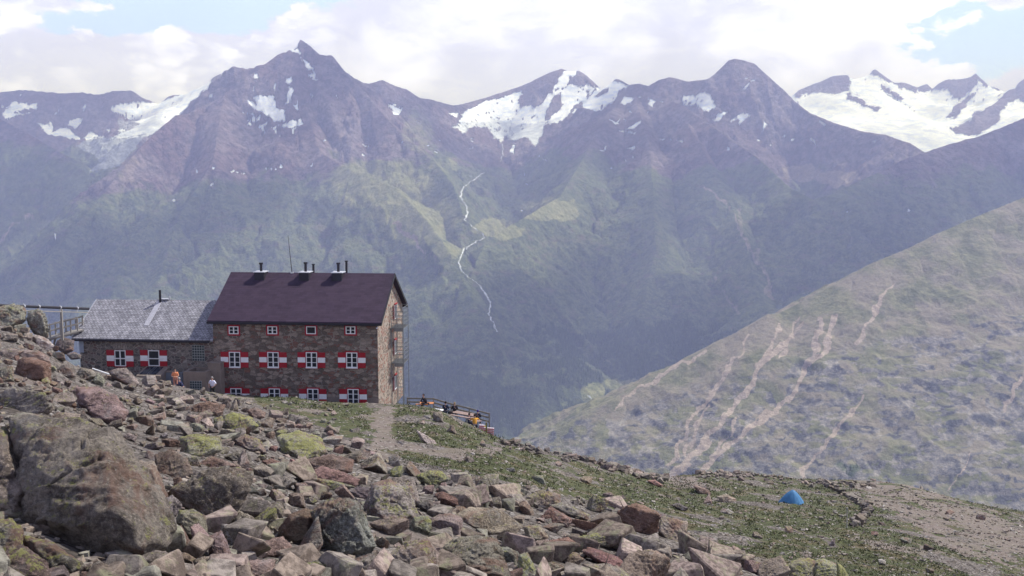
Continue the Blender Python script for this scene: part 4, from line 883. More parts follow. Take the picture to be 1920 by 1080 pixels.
tag(scatter_mesh('loose_stones', pt, s, m_peb, 2, 22, flat=(.25, .6), colours=tints(len(s), rg, (0, 3, 4, 0, 1, 4))), 'small stones strewn over the alpine meadow', 'stones', kind='stuff')
px, py, h = sample(1500, lambda x, y: in_poly(x, y, [(1580,893),(1700,898),(1925,985),(1990,1100),(1850,1060),(1690,1000),(1620,930)]), y0=880, x0=1560)
wp = 3 + 9 * rg.beta(1.1, 4, len(px)); s = wp * h[:, 1] / F * .5; pt = h.copy(); pt[:, 2] += s * .12
tag(scatter_mesh('loose_stones', pt, s, m_peb, 2, 25, flat=(.25, .6), colours=tints(len(s), rg, (0, 3, 1, 0, 1, 5))), 'stones strewn over the bare brown ground at the right', 'stones', kind='stuff')
# drystone row by the tent
L = [(1535,905),(1560,915),(1590,930),(1610,942),(1625,955),(1620,975),(1600,985)]
P2 = []
for (x0, y0), (x1, y1) in zip(L[:-1], L[1:]):
    for t in np.linspace(0, 1, 26): P2.append((x0 + (x1 - x0) * t + rg.normal(0, 3), y0 + (y1 - y0) * t + rg.normal(0, 2)))
P2 += [(1320 + rg.normal(0, 6), 921 + rg.normal(0, 2)) for _ in range(6)]
P2 = np.array(P2); h = hit(P2[:, 0], P2[:, 1]); h = h[~np.isnan(h[:, 0])]; s = rg.uniform(.14, .42, len(h)); h[:, 2] += s * .5
tag(scatter_mesh('stone_row', h, s, m_peb, 2, 23, colours=tints(len(s), rg, (0, 5, 0, 1))), 'low tumbled row of drystone rubble right of the tent', 'stone row', kind='stuff')
# skyline rubble
P2 = np.array([(rg.uniform(1130, 1250), 0) for _ in range(150)] + [(rg.uniform(1310, 1460), 0) for _ in range(90)] + [(rg.uniform(940, 1130), 0) for _ in range(60)] + [(rg.uniform(1460, 1640), 0) for _ in range(60)])
P2[:, 1] = np.interp(P2[:, 0], [940, 1100, 1240, 1300, 1420, 1500, 1700], [828, 862, 895, 886, 889, 901, 911]) + np.abs(rg.normal(0, 5, len(P2)))
h = hit(P2[:, 0], P2[:, 1]); h = h[~np.isnan(h[:, 0])]; s = rg.uniform(.12, .45, len(h)); h[:, 2] += s * .3
tag(scatter_mesh('ridge_rubble', h, s, m_peb, 2, 24, colours=tints(len(s), rg, (1, 0, 3, 5))), 'broken stones along the rim where the hillside drops away', 'rubble', kind='stuff')
# short alpine grass
m_grass, nt, b = newmat('alpine grass', .85)
nt.links.new(mixc(nt, attr(nt, 'tone'), (.038, .046, .017), (.098, .104, .042)), b.inputs['Base Color'])
px, py, h = sample(60000, lambda x, y: ~in_poly(x, y, FP) | (rg.uniform(0, 1, len(x)) < .05), lo=12, y0=735)
cn = fbm2(h[:, 0] / 3.5, h[:, 1] / 5, 5, 211, .6); m = cn > -.12; px, py, h = px[m], py[m], h[m]
dm_ = (in_poly(px, py, [(690,742),(742,742),(748,872),(688,872)]) | in_poly(px, py, [(1580,893),(1700,898),(1925,985),(2300,1090),(2300,1190),(1850,1060),(1690,990),(1620,930)])) & (rg.uniform(0, 1, len(px)) < .93)
h = h[~dm_]; n = len(h); K = 5
size = (h[:, 1] / F * rg.uniform(3.0, 7.0, n)).clip(.03, .28)
V = np.zeros((n, K, 3, 3)); an = rg.uniform(0, 6.28, (n, K)); ln = rg.uniform(.3, 1, (n, K)); off = rg.normal(0, .55, (n, K, 2))
for j, (w_, hh_) in enumerate(((-.16, 0), (.16, 0), (0, 1))):
    V[:, :, j, 0] = off[..., 0] + np.cos(an) * w_ + (hh_ * np.cos(an * 3) * .5) * ln; V[:, :, j, 1] = off[..., 1] + np.sin(an) * w_ + (hh_ * np.sin(an * 3) * .5) * ln; V[:, :, j, 2] = hh_ * ln * .75 - .05
V = V * size[:, None, None, None] + h[:, None, None, :]
tone = np.repeat(np.clip(rg.normal(.45, .25, n) + .3 * fbm2(h[:, 0] / 2, h[:, 1] / 3, 3, 5), 0, 1), K * 3)
tag(link('grass', np_mesh('grass', V.reshape(-1, 3), np.arange(n * K * 3).reshape(-1, 3), False, dict(tone=tone)), m_grass), 'short alpine grass growing between the stones', 'grass', kind='stuff')
# ------------------------------------------------------------------ building kit
class MB:
    def __init__(s): s.V = []; s.Fc = []; s.M = []
    def add(s, V, Fs, mi=0):
        o = len(s.V); s.V += [tuple(v) for v in V]; s.Fc += [tuple(i + o for i in f) for f in Fs]; s.M += [mi] * len(Fs); return s
    def box(s, x0, x1, y0, y1, z0, z1, mi=0):
        x0, x1 = sorted((x0, x1)); y0, y1 = sorted((y0, y1)); z0, z1 = sorted((z0, z1))
        V = [(x, y, z) for x in (x0, x1) for y in (y0, y1) for z in (z0, z1)]
        return s.add(V, [(0,1,3,2),(4,6,7,5),(0,4,5,1),(2,3,7,6),(0,2,6,4),(1,5,7,3)], mi)
    def bar(s, a, b, r, k=6, mi=0, r2=None):
        a, b = Vector(a), Vector(b); d = (b - a).normalized(); u = d.orthogonal().normalized(); w_ = d.cross(u); V = []
        for p, q in ((a, r), (b, r if r2 is None else r2)):
            for i in range(k):
                t = 2 * math.pi * i / k + math.pi / k; V.append(p + (u * math.cos(t) + w_ * math.sin(t)) * q)
        Fs = [(i, (i + 1) % k, k + (i + 1) % k, k + i) for i in range(k)] + [tuple(range(k))[::-1], tuple(range(k, 2 * k))]
        return s.add(V, Fs, mi)
    def plank(s, a, b, wd, th, mi=0, upv=(0, 0, 1)):
        a, b = Vector(a), Vector(b); d = (b - a).normalized(); sd_ = d.cross(Vector(upv)).normalized(); u = sd_.cross(d); V = []
        for p in (a, b):
            for i, j in ((-1, -1), (1, -1), (1, 1), (-1, 1)): V.append(p + sd_ * i * wd / 2 + u * j * th / 2)
        return s.add(V, [(0,1,2,3),(7,6,5,4),(0,4,5,1),(1,5,6,2),(2,6,7,3),(3,7,4,0)], mi)
    def prism(s, prof, x0, x1, axis='x', mi=0):
        n = len(prof); V = []
        for x in (x0, x1):
            for a, b in prof: V.append((x, a, b) if axis == 'x' else (a, x, b) if axis == 'y' else (a, b, x))
        return s.add(V, [tuple(range(n))[::-1], tuple(range(n, 2 * n))] + [(i, (i + 1) % n, n + (i + 1) % n, n + i) for i in range(n)], mi)
    def build(s, name, mats, parent=None, bevel=0.0, smooth_=False):
        me = bpy.data.meshes.new(name); me.from_pydata(s.V, [], s.Fc)
        bm = bmesh.new(); bm.from_mesh(me); bmesh.ops.recalc_face_normals(bm, faces=bm.faces); bm.to_mesh(me); bm.free()
        mats = mats if isinstance(mats, (list, tuple)) else [mats]
        for m in mats: me.materials.append(m)
        me.polygons.foreach_set('material_index', s.M)
        if smooth_: me.polygons.foreach_set('use_smooth', [True] * len(me.polygons))
        o = bpy.data.objects.new(name, me); COL.objects.link(o)
        if parent is not None: o.parent = parent
        if bevel:
            md = o.modifiers.new('Bevel', 'BEVEL'); md.width = bevel; md.segments = 2; md.limit_method = 'ANGLE'
        return o
def plain(name, c, rough=.7, var=.15, scale=6, metal=0.0, bump=0.0):
    m, nt, b = newmat(name, rough); P = N(nt, 'ShaderNodeTexCoord').outputs['Object']
    n = noise(nt, P, scale, 6, .65); n2 = noise(nt, P, scale * 6, 4, .6)
    f = mth(nt, 'MULTIPLY_ADD', n2, .4, mth(nt, 'MULTIPLY', n, .6))
    nt.links.new(mixc(nt, smooth(nt, f, .3, .7), tuple(v * (1 - var) for v in c), tuple(min(1, v * (1 + var)) for v in c)), b.inputs['Base Color'])
    b.inputs['Metallic'].default_value = metal
    if bump: nt.links.new(N(nt, 'ShaderNodeBump', {'Height': f, 'Strength': .6, 'Distance': bump}).outputs[0], b.inputs['Normal'])
    return m
def masonry(name, scale, stones, mortar, msize, side=None):
    m, nt, b = newmat(name, .93); tcn = N(nt, 'ShaderNodeTexCoord'); P = tcn.outputs['Object']
    wv = N(nt, 'ShaderNodeVectorMath', {0: noise(nt, P, 2.2, 4, .6, 0, 1), 1: (.30, .30, .18), 2: P}, operation='MULTIPLY_ADD').outputs[0]
    v = vmul(nt, wv, (1, 1, 1.75))
    vc = N(nt, 'ShaderNodeTexVoronoi', {'Vector': v, 'Scale': scale}).outputs['Color']
    ve = N(nt, 'ShaderNodeTexVoronoi', {'Vector': v, 'Scale': scale}, feature='DISTANCE_TO_EDGE').outputs['Distance']
    sp = N(nt, 'ShaderNodeSeparateColor', {0: vc}); fine = noise(nt, P, 12, 7, .7); big = noise(nt, P, .45, 4, .6)
    c = mixc(nt, smooth(nt, sp.outputs[0], .2, .8), stones[0], stones[1]); c = mixc(nt, smooth(nt, sp.outputs[1], .68, .74), c, stones[2])
    c = mixc(nt, smooth(nt, fine, .3, .7), vmul(nt, c, (.62, .6, .6)), vmul(nt, c, (1.35, 1.35, 1.35)))
    mm = smooth(nt, mth(nt, 'MULTIPLY_ADD', mth(nt, 'SUBTRACT', fine, .5), .10, ve), msize * .6, msize * 1.5)
    mo = mixc(nt, fine, tuple(x * .7 for x in mortar), tuple(x * 1.2 for x in mortar))
    if side:
        mo = mixc(nt, smooth(nt, big, .48, .6), vmul(nt, mo, (.55, .53, .52)), mo)
    col = mixc(nt, mm, mo, c)
    if side:
        nx = N(nt, 'ShaderNodeSeparateXYZ', {0: tcn.outputs['Normal']}).outputs[0]
        ms = smooth(nt, mth(nt, 'MULTIPLY_ADD', mth(nt, 'SUBTRACT', fine, .5), .15, ve), msize * 1.2, msize * 2.4)
        c2 = mixc(nt, ms, mixc(nt, fine, tuple(x * .75 for x in side), tuple(x * 1.15 for x in side)), vmul(nt, c, (1.25, 1.2, 1.15)))
        col = mixc(nt, smooth(nt, nx, .4, .6), col, c2)
    # damp darker streaks and plastered foot
    nt.links.new(col, b.inputs['Base Color'])
    nt.links.new(N(nt, 'ShaderNodeBump', {'Height': mth(nt, 'MULTIPLY_ADD', fine, .3, mm), 'Strength': .9, 'Distance': .07}).outputs[0], b.inputs['Normal'])
    return m
m_wall = masonry('rubble stone wall', 2.3, ((.125,.10,.08), (.30,.245,.20), (.19,.10,.075)), (.33,.29,.245), .05, side=(.40,.35,.29))
m_wall2 = masonry('grey stone wall', 2.5, ((.10,.09,.082), (.22,.195,.17), (.16,.11,.095)), (.36,.33,.29), .06)
m_roof, nt, b = newmat('dark shingle roof', .75)
P = N(nt, 'ShaderNodeTexCoord').outputs['Object']
br = N(nt, 'ShaderNodeTexBrick', {'Vector': vmul(nt, P, (1, 1.15, 0)), 'Color1': (.028,.015,.030,1), 'Color2': (.044,.025,.046,1), 'Mortar': (.02,.012,.02,1), 'Scale': 1.0, 'Mortar Size': .012, 'Brick Width': .55, 'Row Height': .28})
nt.links.new(mixc(nt, smooth(nt, noise(nt, P, 1.0, 6, .7), .35, .7, 0, .5), br.outputs[0], (.055,.033,.052)), b.inputs['Base Color'])
nt.links.new(N(nt, 'ShaderNodeBump', {'Height': br.outputs[1], 'Strength': .5, 'Distance': -.02}).outputs[0], b.inputs['Normal'])
m_shing, nt, b = newmat('grey wooden shingles', .8)
P = N(nt, 'ShaderNodeTexCoord').outputs['Object']
br = N(nt, 'ShaderNodeTexBrick', {'Vector': vmul(nt, P, (1, 1.15, 0)), 'Color1': (.24,.235,.25,1), 'Color2': (.34,.33,.35,1), 'Mortar': (.07,.065,.07,1), 'Scale': 1.0, 'Mortar Size': .02, 'Brick Width': .30, 'Row Height': .21, 'Mortar Smooth': .3}, offset_frequency=2)
nn = noise(nt, vmul(nt, P, (1, .4, 1)), 2.2, 6, .7)
nt.links.new(mixc(nt, smooth(nt, nn, .35, .65), vmul(nt, br.outputs[0], (.72,.72,.74)), vmul(nt, br.outputs[0], (1.25,1.25,1.25))), b.inputs['Base Color'])
nt.links.new(N(nt, 'ShaderNodeBump', {'Height': mth(nt, 'SUBTRACT', nn, br.outputs[1]), 'Strength': .8, 'Distance': .03}).outputs[0], b.inputs['Normal'])
m_white = plain('white paint', (.78,.78,.78), .5, .06); m_red = plain('red paint', (.33,.014,.022), .5, .12); m_dredge = plain('dark red trim', (.30,.03,.03), .55, .15)
m_glass = plain('window glass', (.022,.025,.03), .12, .3, 2); m_black = plain('blackened metal', (.022,.02,.024), .5, .2)
m_zinc = plain('zinc flashing', (.55,.56,.58), .45, .12, 3, .3); m_conc = plain('weathered concrete', (.235,.19,.155), .9, .18, 2.0, 0, .02); m_conc2 = plain('slate grey render', (.20,.22,.25), .9, .12, 2)
m_solar = plain('solar glass', (.03,.035,.05), .15, .3, 2); m_gblock = plain('glass blocks', (.045,.06,.06), .2, .4, 5); m_gmort = plain('glass block joints', (.36,.38,.36), .8, .1)
m_steel = plain('galvanised steel', (.22,.23,.235), .5, .15, 3, .4); m_wood = plain('weathered timber', (.27,.25,.22), .85, .2, 4, 0, .01); m_bluew = plain('pale blue render', (.36,.42,.52), .9, .08, 2)
m_orange = plain('orange varnished wood', (.52,.20,.06), .5, .1, 5); m_pinkw = plain('faded red-brown wood', (.27,.19,.16), .6, .12, 5)
TH = R(4.7); DX = Vector((math.cos(TH), -math.sin(TH), 0)); DY = Vector((math.sin(TH), math.cos(TH), 0))
O = at(710, 757, 80.0)
def fac(px, py, off=0.0, org=None):
    org = org or O; x, y, z = ray(px, py); d = Vector((float(x), float(y), float(z))); t = (org.dot(DY) + off) / d.dot(DY); P = d * t
    q = P - org; return q.dot(DX), P.z - org.z
def gab(px, py):                                              # on the gable plane (local x = 0)
    x, y, z = ray(px, py); d = Vector((float(x), float(y), float(z))); t = O.dot(DX) / d.dot(DX); q = d * t - O; return q.dot(DY), q.z
XL = fac(402, 700)[0]; ZE = fac(560, 601)[1]; DEP = 10.6; RISE = 3.15; ZB = -1.6
house = thing('mountain_hut', O, -TH, 'three-storey brown stone mountain hut with dark purple roof and red-white shutters', 'mountain hut')
prof = [(0, ZB), (DEP, ZB), (DEP, ZE), (DEP / 2, ZE + RISE), (0, ZE)]
MB().prism(prof, XL, 0).build('wall', m_wall, house)
foot = MB(); foot.box(XL + 1.0, .012, -.03, 0, ZB, fac(560, 731)[1] - .55)
foot.build('plaster_base', plain('brown plaster', (.20, .165, .14), .92, .2, 1.5, 0, .02), house)
rf = MB(); ov = .42; sl = RISE / (DEP / 2); th = .16
for sgn in (0, 1):
    y0, y1 = (-ov, DEP / 2) if sgn == 0 else (DEP + ov, DEP / 2)
    z0, z1 = ZE - sl * ov + .06, ZE + RISE + .06
    rf.prism([(y0, z0), (y1, z1), (y1, z1 + th), (y0, z0 + th)], XL - .3, .38)
roof = rf.build('roof', m_roof, house)
tr = MB(); tr.box(XL - .32, .40, -ov - .10, -ov - .002, ZE - sl * ov - .04, ZE - sl * ov + .13); tr.box(XL - .32, .40, DEP + ov + .002, DEP + ov + .10, ZE - sl * ov - .04, ZE - sl * ov + .13)
tr.build('gutter', m_black, roof)
bb = MB()
for y0, y1 in ((-ov, DEP / 2 - .002), (DEP + ov, DEP / 2 + .002)):
    z0, z1 = ZE - sl * ov, ZE + RISE
    bb.prism([(y0, z0 - .05), (y1, z1 - .05), (y1, z1 + .235), (y0, z0 + .235)], .382, .43)
bb.build('verge_board', m_black, roof)
MB().box(.03, .10, -ov - .3, -.25, ZE - .5, ZE - .42).build('downpipe', m_zinc, house)
def ridge_x(px, y=DEP / 2): return fac(px, 520, y)[0]
for px, hy in ((493, 492), (576, 491), (637, 492)):
    x = ridge_x(px); yb = DEP / 2 - 1.0; zt = ZE + RISE + .30
    c = MB().box(x - .42, x + .42, yb, DEP / 2 + .1, ZE + RISE - sl * 1.0 - .2, zt).build('chimney', m_black, roof)
    cp_ = MB().box(x - .5, x + .5, yb - .06, DEP / 2 + .16, zt + .002, zt + .06).build('chimney_cap', m_zinc, roof)
    top = fac(px, hy, DEP / 2 - .4)[1]
    p_ = MB().bar((x, DEP / 2 - .4, zt), (x, DEP / 2 - .4, top - .05), .115, 10).bar((x, DEP / 2 - .4, top - .16), (x, DEP / 2 - .4, top - .02), .17, 10).build('flue_pipe', m_black, roof)
for px, hy in ((588, 496), (650, 490)):
    x = ridge_x(px, DEP / 2 + .6); top = fac(px, hy, DEP / 2 + .6)[1]
    MB().bar((x, DEP / 2 + .6, ZE + RISE - .5), (x, DEP / 2 + .6, top), .10, 10).bar((x, DEP / 2 + .6, top - .02), (x, DEP / 2 + .6, top + .06), .15, 10).build('flue_pipe', m_black, roof)
xa, za = fac(548, 513, DEP / 2); xb, zb_ = fac(540, 441, DEP / 2)
MB().bar((xa, DEP / 2, za - .2), (xb, DEP / 2, zb_), .035, 6, 0, .015).build('antenna', m_black, roof)
MB().box(xa - .12, xa + .12, DEP / 2 - .12, DEP / 2 + .12, ZE + RISE + .05, ZE + RISE + .25).build('antenna_foot', m_zinc, roof)
def window(parent, x, z, w_, h_, cols, rows, shut=None, mats=None, bars=None, open_=False, ydir=0.0):
    fr = MB(); y = ydir; t = .07
    fr.box(x - w_ / 2, x + w_ / 2, y - .07, y - .012, z - h_ / 2, z - h_ / 2 + t); fr.box(x - w_ / 2, x + w_ / 2, y - .07, y - .012, z + h_ / 2 - t, z + h_ / 2)
    fr.box(x - w_ / 2, x - w_ / 2 + t, y - .07, y - .012, z - h_ / 2 + t, z + h_ / 2 - t); fr.box(x + w_ / 2 - t, x + w_ / 2, y - .07, y - .012, z - h_ / 2 + t, z + h_ / 2 - t)
    for c in range(1, cols):
        xc = x - w_ / 2 + w_ * c / cols; tt_ = .05 if c * 2 == cols else .022; fr.box(xc - tt_, xc + tt_, y - .065, y - .014, z - h_ / 2 + t, z + h_ / 2 - t)
    for r_ in range(1, rows):
        zc = z - h_ / 2 + h_ * r_ / rows; fr.box(x - w_ / 2 + t, x + w_ / 2 - t, y - .062, y - .016, zc - .022, zc + .022)
    win = fr.build('window', m_white, parent)
    MB().box(x - w_ / 2 + .01, x + w_ / 2 - .01, y - .035, y - .008, z - h_ / 2 + .01, z + h_ / 2 - .01).build('pane', m_glass, win)
    return win
def surround(win, x, z, w_, h_, t=.09, mat=None, y=0.0):
    s = MB(); a, b_ = w_ / 2, h_ / 2
    s.box(x - a - t, x + a + t, y - .05, y + .02, z + b_ + .002, z + b_ + t); s.box(x - a - t, x + a + t, y - .05, y + .02, z - b_ - t, z - b_ - .002)
    s.box(x - a - t, x - a - .002, y - .05, y + .02, z - b_ - .001, z + b_ + .001); s.box(x + a + .002, x + a + t, y - .05, y + .02, z - b_ - .001, z + b_ + .001)
    s.build('surround', mat or m_red, win)
def shutter(win, x0, x1, z0, z1, y=0.0):
    s = MB(); h3 = (z1 - z0) / 3
    for k, mi in ((0, 0), (1, 1), (2, 0)): s.box(x0, x1, y - .10, y - .055, z0 + h3 * k, z0 + h3 * (k + 1) - .001, mi)
    s.build('shutter', [m_red, m_white], win)
DX_ = lambda px, py=670: fac(px, py)[0]
for px in (438.5, 511, 583.5, 657.5):
    x, z = fac(px, 619); w_ = DX_(px + 9) - DX_(px - 9); h_ = w_ * .80
    wn = window(house, x, z, w_, h_, 2 if px != 583.5 else 1, 2 if px != 583.5 else 1); surround(wn, x, z, w_, h_, .12)
for k, px in enumerate((440.5, 512.5, 584.5, 660)):
    for row, (zc, dx) in enumerate(((674, 0), (742, 2.6))):
        x, z = fac(px + dx, zc + .6 * k * (0.55 if row == 0 else .8)); w_ = DX_(px + 10.5) - DX_(px - 10.5); h_ = w_ * 1.36
        wn = window(house, x, z, w_, h_, 2, 3 if row == 0 else 3); surround(wn, x, z, w_, h_, .10)
        sw = w_ * .62
        shutter(wn, x - w_ / 2 - .1 - sw, x - w_ / 2 - .06, z - h_ * .5, z + h_ * .5); shutter(wn, x + w_ / 2 + .06, x + w_ / 2 + .1 + sw, z - h_ * .5, z + h_ * .5)
        MB().box(x - w_ / 2 - .02, x + w_ / 2 + .02, -.14, -.072, z - h_ / 2 - .05, z - h_ / 2 + .03).build('sill', m_white, wn)
# gable windows (built on the gable plane)
for py in (584, 650, 716):
    y, z = gab(741, py); s = MB()
    for dz in (-.62, .57): s.box(.012, .07, y - .5, y + .5, z + dz, z + dz + .06)
    for dy in (-.5, -.03, .44): s.box(.012, .069, y + dy, y + dy + .06, z - .56, z + .57)
    s.box(.071, .60, y + .45, y + .50, z - .6, z - .53); s.box(.55, .60, y + .45, y + .50, z - .53, z + .2)
    wn = s.build('window', m_white, house)
    MB().box(.006, .03, y - .46, y + .46, z - .56, z + .57).build('pane', m_glass, wn)
    MB().box(.01, .03, y - .58, y - .502, z - .65, z + .65).box(.01, .05, y + .502, y + .60, z - .65, z + .65).box(.01, .12, y - .5, y + .5, z + .632, z + .74).build('surround', m_dredge, wn)
    MB().box(.02, .07, y - 1.15, y - .64, z - .6, z + .6).build('shutter', plain('dark maroon paint', (.10, .03, .03), .6, .15), wn)  # gable shutter in a darker red paint
# stone wing to the left
WX0 = fac(148, 690)[0]; WZE = fac(270, 634, .25)[1]; WD = 8.2
wing = thing('stone_wing', O + DX * WX0 + DY * .3, -TH, 'low grey stone wing with light grey shingle roof left of the main house', 'building')
ww = XL - WX0 - .01; WR = 2.48
MB().prism([(0, ZB - .5), (WD, ZB - .5), (WD, WZE), (WD / 2, WZE + WR), (0, WZE)], 0, ww).build('wall', m_wall2, wing)
rf = MB(); sl2 = WR / (WD / 2)
for y0 in (-.35, WD + .35):
    z0, z1 = WZE - sl2 * .35 + .05, WZE + WR + .05
    rf.prism([(y0, z0), (WD / 2, z1), (WD / 2, z1 + .13), (y0, z0 + .13)], -.45, ww)
wroof = rf.build('roof', m_shing, wing)
MB().box(-.46, ww - .3, -.47, -.352, WZE - sl2 * .35 - .05, WZE - sl2 * .35 + .10).build('gutter', m_black, wroof)
vb = MB()
for y0 in (-.37, WD + .37):
    s_ = 1 if y0 < 0 else -1; vb.prism([(y0, WZE - sl2 * .37 + .02), (WD / 2 - .003 * s_, WZE + WR + .02), (WD / 2 - .003 * s_, WZE + WR + .21), (y0, WZE - sl2 * .37 + .21)], -.50, -.452)
vb.build('verge_board', plain('silvered board', (.42, .42, .45), .7, .1), wroof)
def wf(px, py, off=.3): x, z = fac(px, py, off); return x - WX0, z
x, z = wf(303, 555, .3 + WD / 2)
MB().bar((x, WD / 2 - .3, WZE + WR - .3), (x, WD / 2 - .3, z + .55), .10, 10).build('flue_pipe', m_black, wroof)
MB().box(x - .25, x + .65, WD / 2 - .15, WD / 2 + .25, WZE + WR + .22, WZE + WR + .30).box(x - .2, x - .14, WD / 2, WD / 2 + .06, WZE + WR + .1, WZE + WR + .22).box(x + .5, x + .56, WD / 2, WD / 2 + .06, WZE + WR + .1, WZE + WR + .22).bar((x + .68, WD / 2 + .05, WZE + WR + .1), (x + .68, WD / 2 + .05, WZE + WR + .5), .07, 8).build('vent_plate', m_zinc, wroof)
MB().prism([(1.1, WZE + sl2 * 1.1 + .20), (WD / 2 - .1, WZE + WR + .13), (WD / 2 - .1, WZE + WR + .16), (1.1, WZE + sl2 * 1.1 + .215)], x - .32, x + .12).build('patch_of_new_shingles', plain('paler shingles', (.38, .37, .40), .8, .3, 8), wroof)
for k, px in enumerate((226, 289)):
    x, z = wf(px, 671.5); w_ = wf(px + 10.5, 671)[0] - wf(px - 10.5, 671)[0]; h_ = w_ * 1.38
    wn = window(wing, x, z, w_, h_, 2 if k == 0 else 1, 2 if k == 0 else 1)
    sw = w_ * .66
    for a in (-1, 1):
        x0 = x + a * (w_ / 2 + .03); shutter(wn, min(x0, x0 + a * sw), max(x0, x0 + a * sw), z - h_ * .52, z + h_ * .52)
    MB().box(x - w_ * .9, x + w_ * .9, -.15, -.11, z - .05, z + .02).build('shutter_bar', m_white, wn)
    MB().box(x - w_ / 2 - .1, x + w_ / 2 + .1, -.045, .02, z - h_ / 2 - .10, z - h_ / 2 - .003).build('sill', m_dredge, wn)
    ar = MB()
    for i in range(9): ar.box(x - w_ * .62 + i * w_ * .145, x - w_ * .62 + i * w_ * .145 + .07, -.03, .01, z + h_ * .60, z + h_ * .60 + .34)
    ar.build('lintel_stones', plain('lintel stone', (.33, .29, .25), .9, .25, 5), wn)
    if k == 1: MB().plank((x - w_ * .38, -.1, z - h_ * .5 + .1), (x - w_ * .20, -.45, z - h_ * .5 + .1), .05, .05).plank((x - w_ * .20, -.45, z - h_ * .46), (x - w_ * .20, -.45, z + h_ * .4), .05, .05).build('open_casement', m_white, wn)
def glass_blocks(parent, x0, x1, z0, z1, y, nc, nr, name='glass_block_window'):
    s = MB(); s.box(x0, x1, y - .03, y - .005, z0, z1); g_ = s.build(name, m_gmort, parent); q = MB(); cw, ch = (x1 - x0) / nc, (z1 - z0) / nr
    for i in range(nc):
        for j in range(nr): q.box(x0 + i * cw + .025, x0 + (i + 1) * cw - .025, y - .05, y - .031, z0 + j * ch + .025, z0 + (j + 1) * ch - .025)
    q.build('glass', m_gblock, g_)
x0, z1 = wf(360, 647); x1, z0 = wf(384, 677); glass_blocks(wing, x0, x1, z0, z1, 0, 5, 6)
MB().box(-.03, .34, -.02, 0, fac(148, 662)[1], WZE - .15).box(-.04, -.005, 0, 1.2, fac(148, 662)[1], WZE - .15).build('blue_plaster_strip', m_bluew, wing)
# concrete light shaft, pier and solar box against the wing
x0, zt = wf(343, 697, -2.2 + .3); x1, zb = wf(386, 697, -1.9)
sh = thing('light_shaft', O + DX * (WX0 + x0) + DY * -1.9, -TH, 'open-topped brown concrete shaft with a glass-block window behind the people', 'concrete shaft')
W = x1 - x0; q = MB(); t = .25
q.box(0, W, 0, t, -2.6, zt); q.box(0, W, 2.2 - t, 2.19, -2.6, zt); q.box(0, t, t, 2.2 - t, -2.6, zt - .001); q.box(W - t, W, t, 2.2 - t, -2.6, zt - .001); q.box(t, W - t, t, 2.2 - t, -2.6, zt - 1.0)
q.build('wall', m_conc, sh, .015)
a0, c1_ = fac(356, 714, -1.9); a1, c0 = fac(379, 733, -1.9)
glass_blocks(sh, a0 - WX0 - x0, a1 - WX0 - x0, c0, c1_, 0, 5, 4)
x0, zt = fac(389, 681, -.9); x1, _ = fac(413, 681, -.9)
pr_ = thing('concrete_pier', O + DX * x0 + DY * -.9, -TH, 'tall brown concrete pier where the stone wing meets the main house', 'concrete pier')
MB().box(0, x1 - x0, 0, .88, -1.6, zt - .05).build('shaft', m_conc, pr_, .02); MB().box(-.04, x1 - x0 + .04, -.04, .885, zt - .048, zt + .04).build('coping', m_conc, pr_, .01)
x0, zt = fac(255, 704, -1.7); x1, _ = fac(300, 704, -1.7); W = x1 - x0
sb = thing('solar_box', O + DX * x0 + DY * -1.7, -TH, 'low concrete box with a dark sloping solar panel on top under the second window', 'solar panel')
MB().prism([(0, -1.4), (1.95, -1.4), (1.95, zt + .42), (0, zt)], 0, W).build('housing', m_conc, sb, .02)
e = .42 / 1.95
MB().prism([(.2, zt + .2 * e + .003), (1.7, zt + 1.7 * e + .003), (1.7, zt + 1.7 * e + .04), (.2, zt + .2 * e + .04)], .2, W - .45).build('panel', m_solar, sb)
MB().prism([(.2, zt + .2 * e + .042), (1.7, zt + 1.7 * e + .042), (1.7, zt + 1.7 * e + .06), (.2, zt + .2 * e + .06)], W * .42, W * .42 + .03).prism([(.2, zt + .2 * e + .042), (1.7, zt + 1.7 * e + .042), (1.7, zt + 1.7 * e + .06), (.2, zt + .2 * e + .06)], W * .5, W * .5 + .03).build('clamp', m_steel, sb)
x0, zt = fac(302, 698, -.6); x1, _ = fac(342, 698, -.6)
lw = thing('low_wall', O + DX * x0 + DY * -.6, -TH, 'slate grey rendered wall behind the man in the orange shirt', 'wall')
MB().box(0, x1 - x0, 0, .3, -1.6, zt).build('wall', m_conc2, lw, .01); MB().box(-.03, x1 - x0 - .3, -.04, .34, zt + .002, zt + .10).build('coping', m_conc, lw)
